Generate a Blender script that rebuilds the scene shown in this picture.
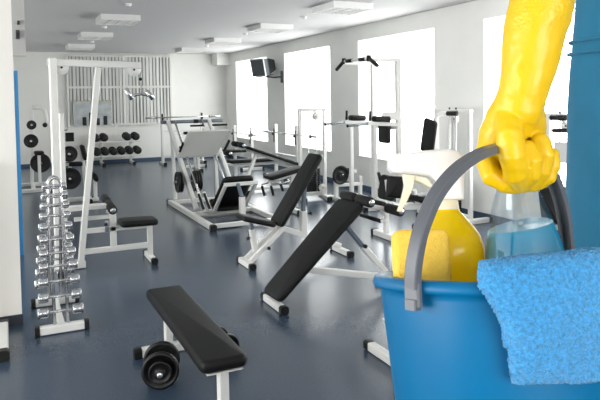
import bpy, bmesh, math, random
from mathutils import Vector, Matrix, noise
random.seed(7)
V = Vector
for o in list(bpy.data.objects):
    bpy.data.objects.remove(o)
COL = bpy.context.scene.collection
SC = bpy.context.scene

# ------------------------------------------------------------------ camera
HC = 1.75
FPX, CY, YAW, PITCH, ROLL = 634.5, 123.75, .43444, -.04213, -.016254
FW = V((math.sin(YAW)*math.cos(PITCH), math.cos(YAW)*math.cos(PITCH), math.sin(PITCH)))
R0 = V((math.cos(YAW), -math.sin(YAW), 0)); U0 = R0.cross(FW)
RT = R0*math.cos(ROLL) + U0*math.sin(ROLL)
UPV = U0*math.cos(ROLL) - R0*math.sin(ROLL)
CAM = V((0, 0, HC))
cd = bpy.data.cameras.new('camera'); cam = bpy.data.objects.new('camera', cd); COL.objects.link(cam)
cam.matrix_world = Matrix((( RT.x, UPV.x, -FW.x, 0), (RT.y, UPV.y, -FW.y, 0), (RT.z, UPV.z, -FW.z, HC), (0, 0, 0, 1)))
cd.sensor_fit = 'HORIZONTAL'; cd.sensor_width = 36; cd.lens = FPX/600*36
cd.shift_x = 0; cd.shift_y = (CY-200)/600
cd.clip_start = .02
SC.camera = cam

# ------------------------------------------------------------------ light and exposure
SC.view_settings.view_transform = 'Standard'; SC.view_settings.look = 'None'
SC.view_settings.gamma = 1; SC.view_settings.use_curve_mapping = False
SC.view_settings.exposure = 0.0
wd = bpy.data.worlds.new('overcast_sky'); SC.world = wd; wd.use_nodes = True
bg = wd.node_tree.nodes['Background']
bg.inputs[0].default_value = (1, .995, .985, 1); bg.inputs[1].default_value = 8.2

# room sizes
XR, YB, ZC = 6.02, 18.24, 3.058
WIN = [(14.93, 17.26), (11.48, 13.8), (8.02, 10.34), (4.56, 6.91), (1.1, 3.45)]
ZS, ZT = .62, 2.78
for (a, b) in WIN:                      # light portals in the window openings
    ld = bpy.data.lights.new('window_portal', 'AREA'); ld.shape = 'RECTANGLE'; ld.size = ZT-ZS; ld.size_y = b-a
    ld.cycles.is_portal = True
    lo = bpy.data.objects.new('window_portal', ld); COL.objects.link(lo)
    lo.location = (XR+.30, (a+b)/2, (ZS+ZT)/2); lo.rotation_euler = (0, math.pi/2, 0)

ld = bpy.data.lights.new('window_portal', 'AREA'); ld.shape = 'RECTANGLE'; ld.size = 2.3; ld.size_y = 5.0; ld.cycles.is_portal = True
lo = bpy.data.objects.new('window_portal', ld); COL.objects.link(lo); lo.location = (-4.1, 2.1, 1.65); lo.rotation_euler = (0, -math.pi/2, 0)  # portal for the unseen left opening, added to light the foreground

ld = bpy.data.lights.new('window_portal', 'AREA'); ld.shape = 'RECTANGLE'; ld.size = 2.0; ld.size_y = 1.9; ld.cycles.is_portal = True
lo = bpy.data.objects.new('window_portal', ld); COL.objects.link(lo); lo.location = (.3, -2.6, 1.85); lo.rotation_euler = (math.pi/2, 0, 0)  # portal for the opening added behind the camera as front fill

# ------------------------------------------------------------------ pixel -> place
def ray(x, y): return RT*((x-300)/FPX) + UPV*((CY-y)/FPX) + FW
def F(x, y, z=0):
    d = ray(x, y); return CAM + d*((z-HC)/d.z)
def PX(x, y, X):
    d = ray(x, y); return CAM + d*(X/d.x)
def PY(x, y, Y):
    d = ray(x, y); return CAM + d*(Y/d.y)
def PD(x, y, depth): return CAM + ray(x, y)*depth
def PLN(x, y, P, n):
    d = ray(x, y); return CAM + d*((P-CAM).dot(n)/d.dot(n))

# ------------------------------------------------------------------ materials
MAT = {}
def mat(name, col, rough=.5, metal=0, bump=0, scale=50, var=0, vscale=8, trans=0, ior=1.45, sheen=0, coat=0, detail=3):
    m = bpy.data.materials.new(name); m.use_nodes = True; MAT[name] = m
    nt = m.node_tree; b = nt.nodes['Principled BSDF']
    def s2l(c): return c/12.92 if c <= .04045 else ((c+.055)/1.055)**2.4
    c = [s2l(v/255) for v in col]
    b.inputs['Base Color'].default_value = (*c, 1); b.inputs['Roughness'].default_value = rough
    b.inputs['Metallic'].default_value = metal; b.inputs['IOR'].default_value = ior
    b.inputs['Transmission Weight'].default_value = trans
    b.inputs['Sheen Weight'].default_value = sheen; b.inputs['Coat Weight'].default_value = coat
    if bump or var:
        tc = nt.nodes.new('ShaderNodeTexCoord')
    if bump:
        n = nt.nodes.new('ShaderNodeTexNoise'); n.inputs['Scale'].default_value = scale; n.inputs['Detail'].default_value = detail
        nt.links.new(tc.outputs['Object'], n.inputs['Vector'])
        bp = nt.nodes.new('ShaderNodeBump'); bp.inputs['Strength'].default_value = bump; bp.inputs['Distance'].default_value = .004
        nt.links.new(n.outputs[0], bp.inputs['Height']); nt.links.new(bp.outputs[0], b.inputs['Normal'])
    if var:
        n2 = nt.nodes.new('ShaderNodeTexNoise'); n2.inputs['Scale'].default_value = vscale; n2.inputs['Detail'].default_value = 4
        nt.links.new(tc.outputs['Object'], n2.inputs['Vector'])
        rp = nt.nodes.new('ShaderNodeValToRGB')
        rp.color_ramp.elements[0].position = .3; rp.color_ramp.elements[1].position = .7
        rp.color_ramp.elements[0].color = (*[v*(1-var) for v in c], 1); rp.color_ramp.elements[1].color = (*[min(1, v*(1+var)) for v in c], 1)
        nt.links.new(n2.outputs[0], rp.inputs[0]); nt.links.new(rp.outputs[0], b.inputs['Base Color'])
    return m
mat('wall', (238, 238, 234), .75, bump=.05, scale=120, var=.02, vscale=2)
mat('wall_cream', (238, 235, 228), .7, bump=.06, scale=150)
mat('ceiling', (196, 196, 196), .8, bump=.04, scale=90)
mat('base_blue', (70, 88, 112), .5)
mat('base_dark', (48, 52, 60), .5)
mat('white', (226, 226, 222), .35, bump=.02, scale=200)
mat('trim_grey', (172, 172, 170), .7)
mat('white_flat', (238, 238, 236), .6)
mat('vinyl', (15, 16, 16), .52, bump=.12, scale=260, ior=1.36)
mat('rubber', (14, 15, 15), .5, bump=.06, scale=300)
mat('foam', (15, 16, 16), .75, bump=.25, scale=350)
mat('iron', (13, 14, 14), .4, bump=.08, scale=150)
mat('chrome', (206, 207, 208), .27, 1, bump=.02, scale=90)
mat('steel', (150, 156, 162), .35, .9)
mat('greytube', (112, 122, 132), .4, .3)
mat('boardgrey', (214, 214, 210), .5, bump=.04, scale=200)
mat('door_blue', (42, 124, 180), .4)
mat('tv', (34, 36, 40), .3)
mat('screen', (70, 76, 84), .15)
mat('louver', (228, 228, 226), .45)
mat('slat', (212, 213, 210), .55)
mat('pane_grey', (168, 170, 168), .25, var=.25, vscale=1.6)
mat('panel_pale', (186, 192, 194), .2, var=.2, vscale=5)
mat('yellowdot', (214, 176, 40), .5)
mat('shape_dark', (40, 42, 46), .6)
mat('bucket', (0, 102, 150), .38, bump=.02, scale=30, ior=1.36)
mat('handle', (92, 96, 102), .34, bump=.03, scale=90)
mat('sponge', (252, 208, 84), .9, bump=.5, scale=420, var=.07, vscale=160)
def glowing_through(name, k):
    m = MAT[name]; nt = m.node_tree; b = nt.nodes['Principled BSDF']
    tl = nt.nodes.new('ShaderNodeBsdfTranslucent'); tl.inputs[0].default_value = b.inputs['Base Color'].default_value
    mx = nt.nodes.new('ShaderNodeMixShader'); mx.inputs[0].default_value = k
    nt.links.new(b.outputs[0], mx.inputs[1]); nt.links.new(tl.outputs[0], mx.inputs[2]); nt.links.new(mx.outputs[0], nt.nodes['Material Output'].inputs[0])
mat('liquid_yellow', (255, 226, 20), .18, coat=.4)
mat('spray_white', (250, 250, 250), .35)
mat('spray_cream', (248, 242, 222), .35)
glowing_through('liquid_yellow', .5); glowing_through('spray_white', .3); glowing_through('spray_cream', .3)
mat('teal', (0, 96, 128), .8, bump=.15, scale=500, var=.08, vscale=14, sheen=.15)
mat('skin', (214, 166, 138), .55)
mat('hair', (58, 42, 32), .6)
mat('shoe', (235, 235, 232), .5)
mat('plywood', (196, 160, 112), .6, var=.1, vscale=6)

# yellow rubber glove: dimpled cuff, smooth hand
m = mat('glove', (228, 187, 5), .42, coat=.15); nt = m.node_tree; b = nt.nodes['Principled BSDF']
tc = nt.nodes.new('ShaderNodeTexCoord'); vo = nt.nodes.new('ShaderNodeTexVoronoi'); vo.inputs['Scale'].default_value = 260
no = nt.nodes.new('ShaderNodeTexNoise'); no.inputs['Scale'].default_value = 55; no.inputs['Detail'].default_value = 4
sp = nt.nodes.new('ShaderNodeSeparateXYZ'); nt.links.new(tc.outputs['Object'], sp.inputs[0])
mr = nt.nodes.new('ShaderNodeMapRange'); mr.inputs[1].default_value = .055; mr.inputs[2].default_value = .085; mr.inputs[3].default_value = 0; mr.inputs[4].default_value = .7
nt.links.new(sp.outputs['Z'], mr.inputs[0])
mu = nt.nodes.new('ShaderNodeMath'); mu.operation = 'MULTIPLY'; nt.links.new(mr.outputs[0], mu.inputs[0]); nt.links.new(vo.outputs['Distance'], mu.inputs[1])
ad = nt.nodes.new('ShaderNodeMath'); ad.operation = 'MULTIPLY_ADD'; ad.inputs[1].default_value = .35
nt.links.new(tc.outputs['Object'], vo.inputs['Vector']); nt.links.new(tc.outputs['Object'], no.inputs['Vector'])
nt.links.new(no.outputs[0], ad.inputs[0]); nt.links.new(mu.outputs[0], ad.inputs[2])
bp = nt.nodes.new('ShaderNodeBump'); bp.inputs['Strength'].default_value = .35; bp.inputs['Distance'].default_value = .003
nt.links.new(ad.outputs[0], bp.inputs['Height']); nt.links.new(bp.outputs[0], b.inputs['Normal'])

# floor vinyl: fine speckle, satin shine that varies a little
m = mat('floor', (84, 97, 118), .3, ior=1.58); nt = m.node_tree; b = nt.nodes['Principled BSDF']
tc = nt.nodes.new('ShaderNodeTexCoord')
n1 = nt.nodes.new('ShaderNodeTexNoise'); n1.inputs['Scale'].default_value = 70; n1.inputs['Detail'].default_value = 5
n2 = nt.nodes.new('ShaderNodeTexNoise'); n2.inputs['Scale'].default_value = 1.3; n2.inputs['Detail'].default_value = 4
rp = nt.nodes.new('ShaderNodeValToRGB'); e = rp.color_ramp.elements
e[0].position = .3; e[0].color = (.037, .059, .094, 1); e[1].position = .7; e[1].color = (.048, .074, .115, 1)
nt.links.new(tc.outputs['Object'], n1.inputs['Vector']); nt.links.new(tc.outputs['Object'], n2.inputs['Vector'])
nt.links.new(n1.outputs[0], rp.inputs[0]); nt.links.new(rp.outputs[0], b.inputs['Base Color'])
mr = nt.nodes.new('ShaderNodeMapRange'); mr.inputs[3].default_value = .22; mr.inputs[4].default_value = .36
nt.links.new(n2.outputs[0], mr.inputs[0]); b.inputs['Roughness'].default_value = .25
bp = nt.nodes.new('ShaderNodeBump'); bp.inputs['Strength'].default_value = .06; bp.inputs['Distance'].default_value = .002

# thin clear sheet (window panes): mostly clear with a faint surface reflection
def sheet(name, tint, gloss):
    m = bpy.data.materials.new(name); m.use_nodes = True; MAT[name] = m; nt = m.node_tree
    nt.nodes.remove(nt.nodes['Principled BSDF']); out = nt.nodes['Material Output']
    t = nt.nodes.new('ShaderNodeBsdfTransparent'); t.inputs[0].default_value = tint
    g = nt.nodes.new('ShaderNodeBsdfGlossy'); g.inputs['Roughness'].default_value = .08
    mx = nt.nodes.new('ShaderNodeMixShader'); mx.inputs[0].default_value = gloss
    nt.links.new(t.outputs[0], mx.inputs[1]); nt.links.new(g.outputs[0], mx.inputs[2]); nt.links.new(mx.outputs[0], out.inputs[0])
sheet('pane', (.97, .98, .98, 1), .05)
sheet('clear_plastic', (.90, .95, .98, 1), .16)
m = mat('liquid_blue', (34, 168, 214), .15, coat=.6)
m = mat('towel', (66, 166, 234), .95, sheen=.3, bump=.8, scale=700, var=.32, vscale=300)

# ------------------------------------------------------------------ geometry builder
class G:
    def __init__(s): s.v = []; s.f = []; s.sm = []
    def add(s, vs, fs, smooth=False):
        k = len(s.v); s.v += [V(p) for p in vs]
        for f in fs: s.f.append([i+k for i in f]); s.sm.append(smooth)
        return s
    def frame(s, d, up=(0, 0, 1)):
        d = d.normalized(); u = V(up)
        if abs(d.dot(u)) > .98: u = V((0, 1, 0)) if abs(d.y) < .9 else V((1, 0, 0))
        sd = d.cross(u).normalized(); return sd, sd.cross(d).normalized()
    def bar(s, P, Q, w, h=None, up=(0, 0, 1), c=.12):
        P, Q = V(P), V(Q); h = h or w; sd, u = s.frame(Q-P, up)
        a, b = w/2, h/2; k = min(w, h)*c
        pr = [(a, b-k), (a-k, b), (-a+k, b), (-a, b-k), (-a, -b+k), (-a+k, -b), (a-k, -b), (a, -b+k)]
        vs = [P+sd*x+u*y for x, y in pr] + [Q+sd*x+u*y for x, y in pr]
        fs = [[i, (i+1) % 8, 8+(i+1) % 8, 8+i] for i in range(8)] + [list(range(7, -1, -1)), list(range(8, 16))]
        return s.add(vs, fs)
    def box(s, lo, hi):
        lo, hi = V(lo), V(hi)
        vs = [(x, y, z) for x in (lo.x, hi.x) for y in (lo.y, hi.y) for z in (lo.z, hi.z)]
        return s.add(vs, [[0, 1, 3, 2], [4, 6, 7, 5], [0, 4, 5, 1], [2, 3, 7, 6], [0, 2, 6, 4], [1, 5, 7, 3]])
    def pad(s, P, Q, w, t, up=(0, 0, 1), r=.4, seg=3, taper=1):
        """rounded cushion from P to Q (centre line of the body), w wide, t thick"""
        P, Q = V(P), V(Q); sd, u = s.frame(Q-P, up); L = (Q-P).length
        bm = bmesh.new(); bmesh.ops.create_cube(bm, size=1)
        for v in bm.verts:
            k = taper if v.co.y > 0 else 1
            v.co = V((v.co.x*w*k, v.co.y*L, v.co.z*t))
        bmesh.ops.bevel(bm, geom=[e for e in bm.edges if abs((e.verts[0].co-e.verts[1].co).normalized().z) > .9], offset=min(w*.16, L*.3), segments=4, affect='EDGES', profile=.5)
        bmesh.ops.bevel(bm, geom=[e for e in bm.edges if abs(e.verts[0].co.z-e.verts[1].co.z) < 1e-6 and len({round(f.normal.z) for f in e.link_faces}) == 2], offset=t*r, segments=seg, affect='EDGES', profile=.5)
        d = (Q-P).normalized(); c = (P+Q)/2
        bm.verts.index_update()
        s.add([c+sd*v.co.x+d*v.co.y+u*v.co.z for v in bm.verts], [[v.index for v in f.verts] for f in bm.faces], True); bm.free(); return s
    def tube(s, pts, r, n=12, cap=True):
        pts = [V(p) for p in pts]; m = len(pts); rs = r if isinstance(r, (list, tuple)) else [r]*m
        d = (pts[1]-pts[0]); sd, u = s.frame(d); vs = []
        for i, p in enumerate(pts):
            t = (pts[min(i+1, m-1)]-pts[max(i-1, 0)]).normalized()
            sd = (sd-t*sd.dot(t)).normalized(); u = sd.cross(t)
            vs += [p+(sd*math.cos(2*math.pi*k/n)+u*math.sin(2*math.pi*k/n))*rs[i] for k in range(n)]
        fs = [[i*n+k, i*n+(k+1) % n, (i+1)*n+(k+1) % n, (i+1)*n+k] for i in range(m-1) for k in range(n)]
        s.add(vs, fs, True)
        if cap: s.add(vs[:n], [list(range(n-1, -1, -1))]); s.add(vs[-n:], [list(range(n))])
        return s
    def lathe(s, prof, P, axis=(0, 0, 1), n=24, smooth=True, close=False):
        """prof: (radius, distance along axis from P)"""
        P = V(P); ax = V(axis).normalized(); sd, u = s.frame(ax); vs = []
        for r, t in prof:
            r = max(r, 1e-5)
            vs += [P+ax*t+(sd*math.cos(2*math.pi*k/n)+u*math.sin(2*math.pi*k/n))*r for k in range(n)]
        m = len(prof); rng = range(m) if close else range(m-1)
        fs = [[i*n+k, i*n+(k+1) % n, ((i+1) % m)*n+(k+1) % n, ((i+1) % m)*n+k] for i in rng for k in range(n)]
        return s.add(vs, fs, smooth)
    def cyl(s, P, Q, r, n=20, c=.15):
        P, Q = V(P), V(Q); L = (Q-P).length; k = min(r*c, L*.3)
        return s.lathe([(0, 0), (r-k, 0), (r, k), (r, L-k), (r-k, L), (0, L)], P, Q-P, n)
    def plate(s, P, axis, r, t, bore=.016, n=28):
        """weight plate with raised rim, dished face and bore, centred on P"""
        h = t/2
        return s.lathe([(bore, -h*.9), (r*.28, -h*.9), (r*.34, -h*.45), (r*.78, -h*.45), (r*.84, -h), (r*.97, -h), (r, -h*.6), (r, h*.6), (r*.97, h), (r*.84, h), (r*.78, h*.45), (r*.34, h*.45), (r*.28, h*.9), (bore, h*.9)], P, axis, n, True, True)
    def blob(s, chain, n=14):
        """closed tapered capsule chain [(point, radius)...] with round ends"""
        pts, rs = [], []
        a, b = V(chain[0][0]), V(chain[1][0]); d = (a-b).normalized(); r = chain[0][1]
        for k in (1, .92, .7, .38): pts.append(a+d*r*k); rs.append(max(r*math.sqrt(max(0, 1-k*k)), r*.02))
        for p, q in chain: pts.append(V(p)); rs.append(q)
        a, b = V(chain[-1][0]), V(chain[-2][0]); d = (a-b).normalized(); r = chain[-1][1]
        for k in (.38, .7, .92, 1): pts.append(a+d*r*k); rs.append(max(r*math.sqrt(max(0, 1-k*k)), r*.02))
        return s.tube(pts, rs, n)
    def ell(s, c, rx, ry, rz, R=None, n=20, m=12):
        c = V(c); vs = []; fs = []
        for i in range(m+1):
            th = math.pi*i/m
            for k in range(n):
                ph = 2*math.pi*k/n
                p = V((rx*max(math.sin(th), 1e-4)*math.cos(ph), ry*max(math.sin(th), 1e-4)*math.sin(ph), rz*math.cos(th)))
                vs.append(c+(R @ p if R else p))
        for i in range(m):
            for k in range(n): fs.append([i*n+k, i*n+(k+1) % n, (i+1)*n+(k+1) % n, (i+1)*n+k])
        return s.add(vs, fs, True)
    def obj(s, name, m, parent=None, org=None, label=None, kind=None):
        root = parent
        while root is not None and root.parent is not None: root = root.parent
        off = V(root.location) if root is not None else V(org or (0, 0, 0))
        me = bpy.data.meshes.new(name); me.from_pydata([p-off for p in s.v], [], s.f)
        me.polygons.foreach_set('use_smooth', s.sm); me.materials.append(MAT[m]); me.update()
        bm = bmesh.new(); bm.from_mesh(me); bmesh.ops.remove_doubles(bm, verts=bm.verts, dist=1e-6); bmesh.ops.recalc_face_normals(bm, faces=bm.faces); bm.to_mesh(me); bm.free()
        o = bpy.data.objects.new(name, me); COL.objects.link(o)
        if parent is not None: o.parent = parent
        else: o.location = off
        if label: o['label'] = label
        if kind: o['kind'] = kind
        return o
def tag(o, label, cat, group=None):
    o['label'] = label; o['category'] = cat
    if group: o['group'] = group
    return o
def thing(name, label, cat, loc, group=None):
    o = bpy.data.objects.new(name, None); COL.objects.link(o); o.location = V(loc); o.empty_display_size = .1
    return tag(o, label, cat, group)
def struct(o): o['kind'] = 'structure'; return o
def sempty(name, loc):
    o = bpy.data.objects.new(name, None); COL.objects.link(o); o.location = V(loc); return struct(o)
def copy_tree(o, parent=None):
    c = o.copy(); COL.objects.link(c); c.parent = parent
    for ch in list(o.children): copy_tree(ch, c)
    return c
def B(t, name, P, Q, w, h=None, m='white', **k): return G().bar(P, Q, w, h, **k).obj(name, m, t)

# ------------------------------------------------------------------ the room
struct(G().box((-4, -2.5, -.1), (XR+.4, YB+.3, 0)).obj('floor', 'floor'))
struct(G().box((-4, -2.5, ZC), (XR+.4, YB+.3, ZC+.15)).obj('ceiling', 'ceiling'))
struct(G().box((-1.5, YB, 0), (XR+.4, YB+.3, ZC)).obj('wall_back', 'wall'))
g = G(); ys = [-2.5]
for a, b in sorted(WIN): ys += [a, b]
ys.append(YB); TH = .38
for i in range(0, len(ys), 2): g.box((XR, ys[i], 0), (XR+TH, ys[i+1], ZC))
for a, b in WIN: g.box((XR, a, 0), (XR+TH, b, ZS)); g.box((XR, a, ZT), (XR+TH, b, ZC))
struct(g.obj('wall_right', 'wall'))
struct(G().box((XR-.015, -2.5, 0), (XR, YB, .09)).obj('baseboard_right', 'base_blue'))
struct(G().box((.0, YB-.015, 0), (XR-.015, YB, .09)).obj('baseboard_back', 'base_blue'))
# left side: near wall end, set-back doorway, long wall behind
struct(G().box((-4, 5.42, 0), (.068, 5.62, ZC)).obj('wall_left', 'wall_cream'))
struct(G().box((-4, 5.405, 0), (.075, 5.42, .075)).obj('baseboard_left', 'base_dark'))
g = G(); g.box((-4.2, -2.5, 0), (-4, -.4, ZC)); g.box((-4.2, 4.6, 0), (-4, 5.42, ZC)); g.box((-4.2, -.4, 0), (-4, 4.6, .5)); g.box((-4.2, -.4, 2.8), (-4, 4.6, ZC))  # gap in this unseen wall is added to let side light onto the foreground
struct(g.obj('wall_left_near', 'wall'))
g = G(); y0, y1 = -2.7, -2.5
g.box((-4.2, y0, 0), (-.7, y1, ZC)); g.box((1.3, y0, 0), (XR+.4, y1, ZC)); g.box((-.7, y0, 0), (1.3, y1, .9)); g.box((-.7, y0, 2.8), (1.3, y1, ZC))  # gap behind the camera is added so the foreground gets light from the front
struct(g.obj('wall_front', 'wall'))
g = G(); g.box((-1.5, 8.0, 2.12), (.075, 8.2, ZC)); g.box((.02, 8.0, 0), (.075, 8.2, 2.12)); g.box((-1.5, 8.0, 0), (-.88, 8.2, 2.12)); g.box((-.1, 8.2, 0), (.075, YB, ZC))
struct(g.obj('wall_left_far', 'wall'))
struct(G().box((-.4, 7.93, 2.27), (.235, 8.0, ZC)).obj('trim_1', 'trim_grey'))
d = sempty('door_1', (0, 7.9, 0))
G().box((-.86, 7.86, .01), (.10, 7.9, 2.08)).obj('door_leaf', 'door_blue', d)
G().box((-.80, 7.845, .2), (.04, 7.86, .95)).obj('door_panel', 'door_blue', d)
G().box((-.80, 7.845, 1.1), (.04, 7.86, 1.95)).obj('door_panel', 'door_blue', d)
G().box((.10, 7.85, .0), (.140, 7.92, 2.1)).obj('door_edge', 'door_blue', d)
G().box((.065, 7.842, .0), (.098, 7.86, 2.06)).obj('door_seal', 'rubber', d)
# small black fittings high on the left wall
q = PY(17.7, 34.5, 7.88)
t = thing('wall_speaker', 'small black speaker high on the left above the blue door', 'speaker', (q.x, 7.9, q.z))
G().box((q.x-.02, 7.86, q.z-.05), (q.x+.02, 7.93, q.z+.05)).obj('cabinet', 'tv', t); G().cyl((q.x, 7.86, q.z), (q.x, 7.852, q.z), .012).obj('driver', 'rubber', t)
q = PY(18.4, 22.5, 7.88)
t = thing('wall_camera', 'tiny black box fixed above the small black speaker', 'camera', (q.x, 7.9, q.z))
G().box((q.x-.012, 7.88, q.z-.02), (q.x+.012, 7.93, q.z+.02)).obj('housing', 'tv', t); G().cyl((q.x, 7.88, q.z), (q.x, 7.872, q.z), .007).obj('lens', 'screen', t)
# corner boxed beam at the back right
struct(G().box((5.62, 17.75, 2.72), (XR, YB, ZC)).obj('trim_2', 'wall'))
# windows
for i, (a, b) in enumerate(WIN):
    w = sempty('window_%d' % (i+1), (XR, (a+b)/2, ZS))
    g = G(); x0, x1 = XR+.28, XR+.34; fw = .02
    g.box((x0, a, ZS), (x1, a+fw, ZT)); g.box((x0, b-fw, ZS), (x1, b, ZT)); g.box((x0, a+fw, ZT-fw), (x1, b-fw, ZT)); g.box((x0, a+fw, ZS), (x1, b-fw, ZS+fw))
    g.obj('window_frame', 'white', w)
    G().box((XR+.305, a+fw, ZS+fw), (XR+.311, b-fw, ZT-fw)).obj('pane', 'pane', w)
    G().box((XR-.05, a+.004, ZS-.02), (XR+.278, b-.004, ZS+.015)).obj('window_sill', 'white', w)

# screened interior window on the back wall
SX0, SX1, SZ0, SZ1 = 1.53, 4.37, 1.04, 3.0
w = sempty('window_6', (2.95, YB, SZ0)); y0 = YB-.08
fr = .05
for nm, lo, hi in [('frame_side', (SX0, y0, SZ0), (SX0+fr, YB, SZ1)), ('frame_side', (SX1-fr, y0, SZ0), (SX1, YB, SZ1)), ('frame_rail', (SX0+fr, y0, SZ1-fr), (SX1-fr, YB, SZ1)),
                   ('frame_rail', (SX0+fr, y0, SZ0), (SX1-fr, YB, SZ0+fr)), ('mullion', (3.0, y0, SZ0+fr), (3.07, YB, SZ1-fr)),
                   ('transom', (SX0+fr, y0+.01, 2.08), (3.0, YB, 2.14)), ('transom', (3.07, y0+.01, 2.08), (SX1-fr, YB, 2.14))]:
    G().box(lo, hi).obj(nm, 'white', w)
G().box((SX0+fr, YB-.02, SZ0+fr), (SX1-fr, YB-.012, SZ1-fr)).obj('pane', 'pane_grey', w)
random.seed(3)
for seg0, seg1, n in [(SX0+fr, 3.0, 15), (3.07, SX1-fr, 13)]:
    for k in range(n):
        x = seg0+(k+.5)*(seg1-seg0)/n; hw = random.choice((.026, .032, .038))
        G().box((x-hw, YB-.055, SZ0+fr), (x+hw, YB-.04, SZ1-fr)).obj('slat', random.choice(('slat', 'white', 'slat')), w)
t = thing('display_panel', 'glazed notice panel edged with yellow studs behind the slatted screen', 'panel', (2.0, YB-.1, 1.05))
G().box((1.66, YB-.105, 1.06), (2.66, YB-.085, 1.74)).obj('panel_board', 'panel_pale', t)
for x, zz in [(1.95, 1.30), (2.12, 1.42), (2.3, 1.26), (2.5, 1.32)]:
    G().pad((x, YB-.11, 1.07), (x, YB-.11, zz), .1, .02, up=(0, 1, 0)).obj('silhouette', 'shape_dark', t)
for k in range(11):
    G().ell((1.66+k*.1, YB-.11, 1.74), .016, .01, .016, n=8, m=5).obj('stud', 'yellowdot', t)
for k in range(1, 6):
    for x in (1.66, 2.66): G().ell((x, YB-.11, 1.74-k*.115), .013, .01, .013, n=8, m=5).obj('stud', 'yellowdot', t)

# ------------------------------------------------------------------ ceiling fittings
def ceiling_lamp(x0, x1, yn, yf, label):
    t = thing('ceiling_light', label, 'ceiling light', ((x0+x1)/2, (yn+yf)/2, ZC-.09), 'ceiling louvre lights')
    z0, z1, e = ZC-.09, ZC, .025; g = G()
    g.box((x0, yn, z0), (x1, yn+e, z1)); g.box((x0, yf-e, z0), (x1, yf, z1)); g.box((x0, yn+e, z0), (x0+e, yf-e, z1)); g.box((x1-e, yn+e, z0), (x1, yf-e, z1)); g.box((x0+e, yn+e, z1-.02), (x1-e, yf-e, z1))
    g.obj('housing', 'white_flat', t)
    for k in range(1, 6): G().box((x0+e, yn+e+k*(yf-yn-2*e)/6-.005, z0+.004), (x1-e, yn+e+k*(yf-yn-2*e)/6+.005, z0+.05)).obj('louvre', 'louver', t)
    for k in range(1, 4): G().box((x0+k*(x1-x0)/4-.006, yn+e, z0+.004), (x0+k*(x1-x0)/4+.006, yf-e, z0+.052)).obj('louvre_rail', 'louver', t)
    for k in range(4):
        x = x0+(k+.5)*(x1-x0)/4; G().cyl((x, yn+e+.02, z0+.062), (x, yf-e-.02, z0+.062), .006, 8).obj('lamp_tube', 'white_flat', t)
for (y, l) in [(7.72, 'large boxy louvre ceiling light at top centre, nearest in the window-side row'), (10.45, 'second louvre ceiling light in the window-side row'), (13.2, 'third louvre ceiling light in the window-side row'), (15.95, 'farthest louvre ceiling light in the window-side row')]:
    ceiling_lamp(4.12, 4.75, y, y+.68, l)
for (y, l) in [(10.0, 'nearest louvre ceiling light in the row above the cable tower'), (12.75, 'middle louvre ceiling light in the row above the cable tower'), (15.5, 'farthest louvre ceiling light in the row above the cable tower')]:
    ceiling_lamp(1.36, 1.95, y, y+.68, l)
for px, py, l in [(128, 5, 'white smoke detector nearest on the ceiling, upper left'), (104, 27.5, 'white smoke detector behind the nearest left ceiling light'), (92, 42, 'white smoke detector between the two farther left lights'), (304, 17.5, 'white smoke detector nearest the large right ceiling light'), (245.5, 34, 'white smoke detector by the second right-row light'), (207, 46, 'white smoke detector by the third right-row light')]:
    p = F(px, py, ZC-.02); t = thing('smoke_detector', l, 'smoke detector', (p.x, p.y, ZC), 'ceiling smoke detectors')
    G().lathe([(.05, 0), (.05, .02), (.04, .035), (0, .04)], (p.x, p.y, ZC), (0, 0, -1), 16).obj('detector_body', 'white_flat', t)
    G().cyl((p.x, p.y, ZC-.038), (p.x, p.y, ZC-.048), .014, 10).obj('sensor', 'steel', t)

# ------------------------------------------------------------------ gym equipment helpers
def foot(t, P, Q, w=.06, h=.06, cap=.05, name='foot_bar'):
    P, Q = V(P), V(Q); d = (Q-P).normalized()
    o = B(t, name, P+d*cap, Q-d*cap, w, h)
    for a, s in ((P, 1), (Q, -1)): G().bar(a, a+d*s*cap, w*1.16, h*1.14, c=.2).obj('foot_cap', 'rubber', t)
    return o
def knob(t, P, d, r=.018, L=.05, name='adjusting_knob'):
    P, d = V(P), V(d).normalized()
    G().cyl(P, P+d*L*.5, r*.4, 10).cyl(P+d*L*.5, P+d*L, r, 12).obj(name, 'rubber', t)
def roller(t, P, Q, r=.045, name='foam_roller'):
    P, Q = V(P), V(Q); d = (Q-P).normalized(); L = (Q-P).length
    o = G().lathe([(.012, 0), (r*.8, 0), (r, r*.2), (r, L-r*.2), (r*.8, L), (.012, L)], P, d, 20).obj(name, 'foam', t)
    G().cyl(Q, Q+d*.012, r*.62, 16).obj('end_cap', 'chrome', o)
    return o
def pulley(t, P, axis, r, w=.03, name='pulley'):
    P, ax = V(P), V(axis).normalized()
    o = G().lathe([(0, -w/2), (r, -w/2), (r, -w*.3), (r*.86, 0), (r, w*.3), (r, w/2), (0, w/2)], P, ax, 24).obj(name, 'white', t)
    G().cyl(P-ax*(w*.5+.008), P+ax*(w*.5+.008), r*.16, 10).obj('axle_bolt', 'rubber', o)
    return o

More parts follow.
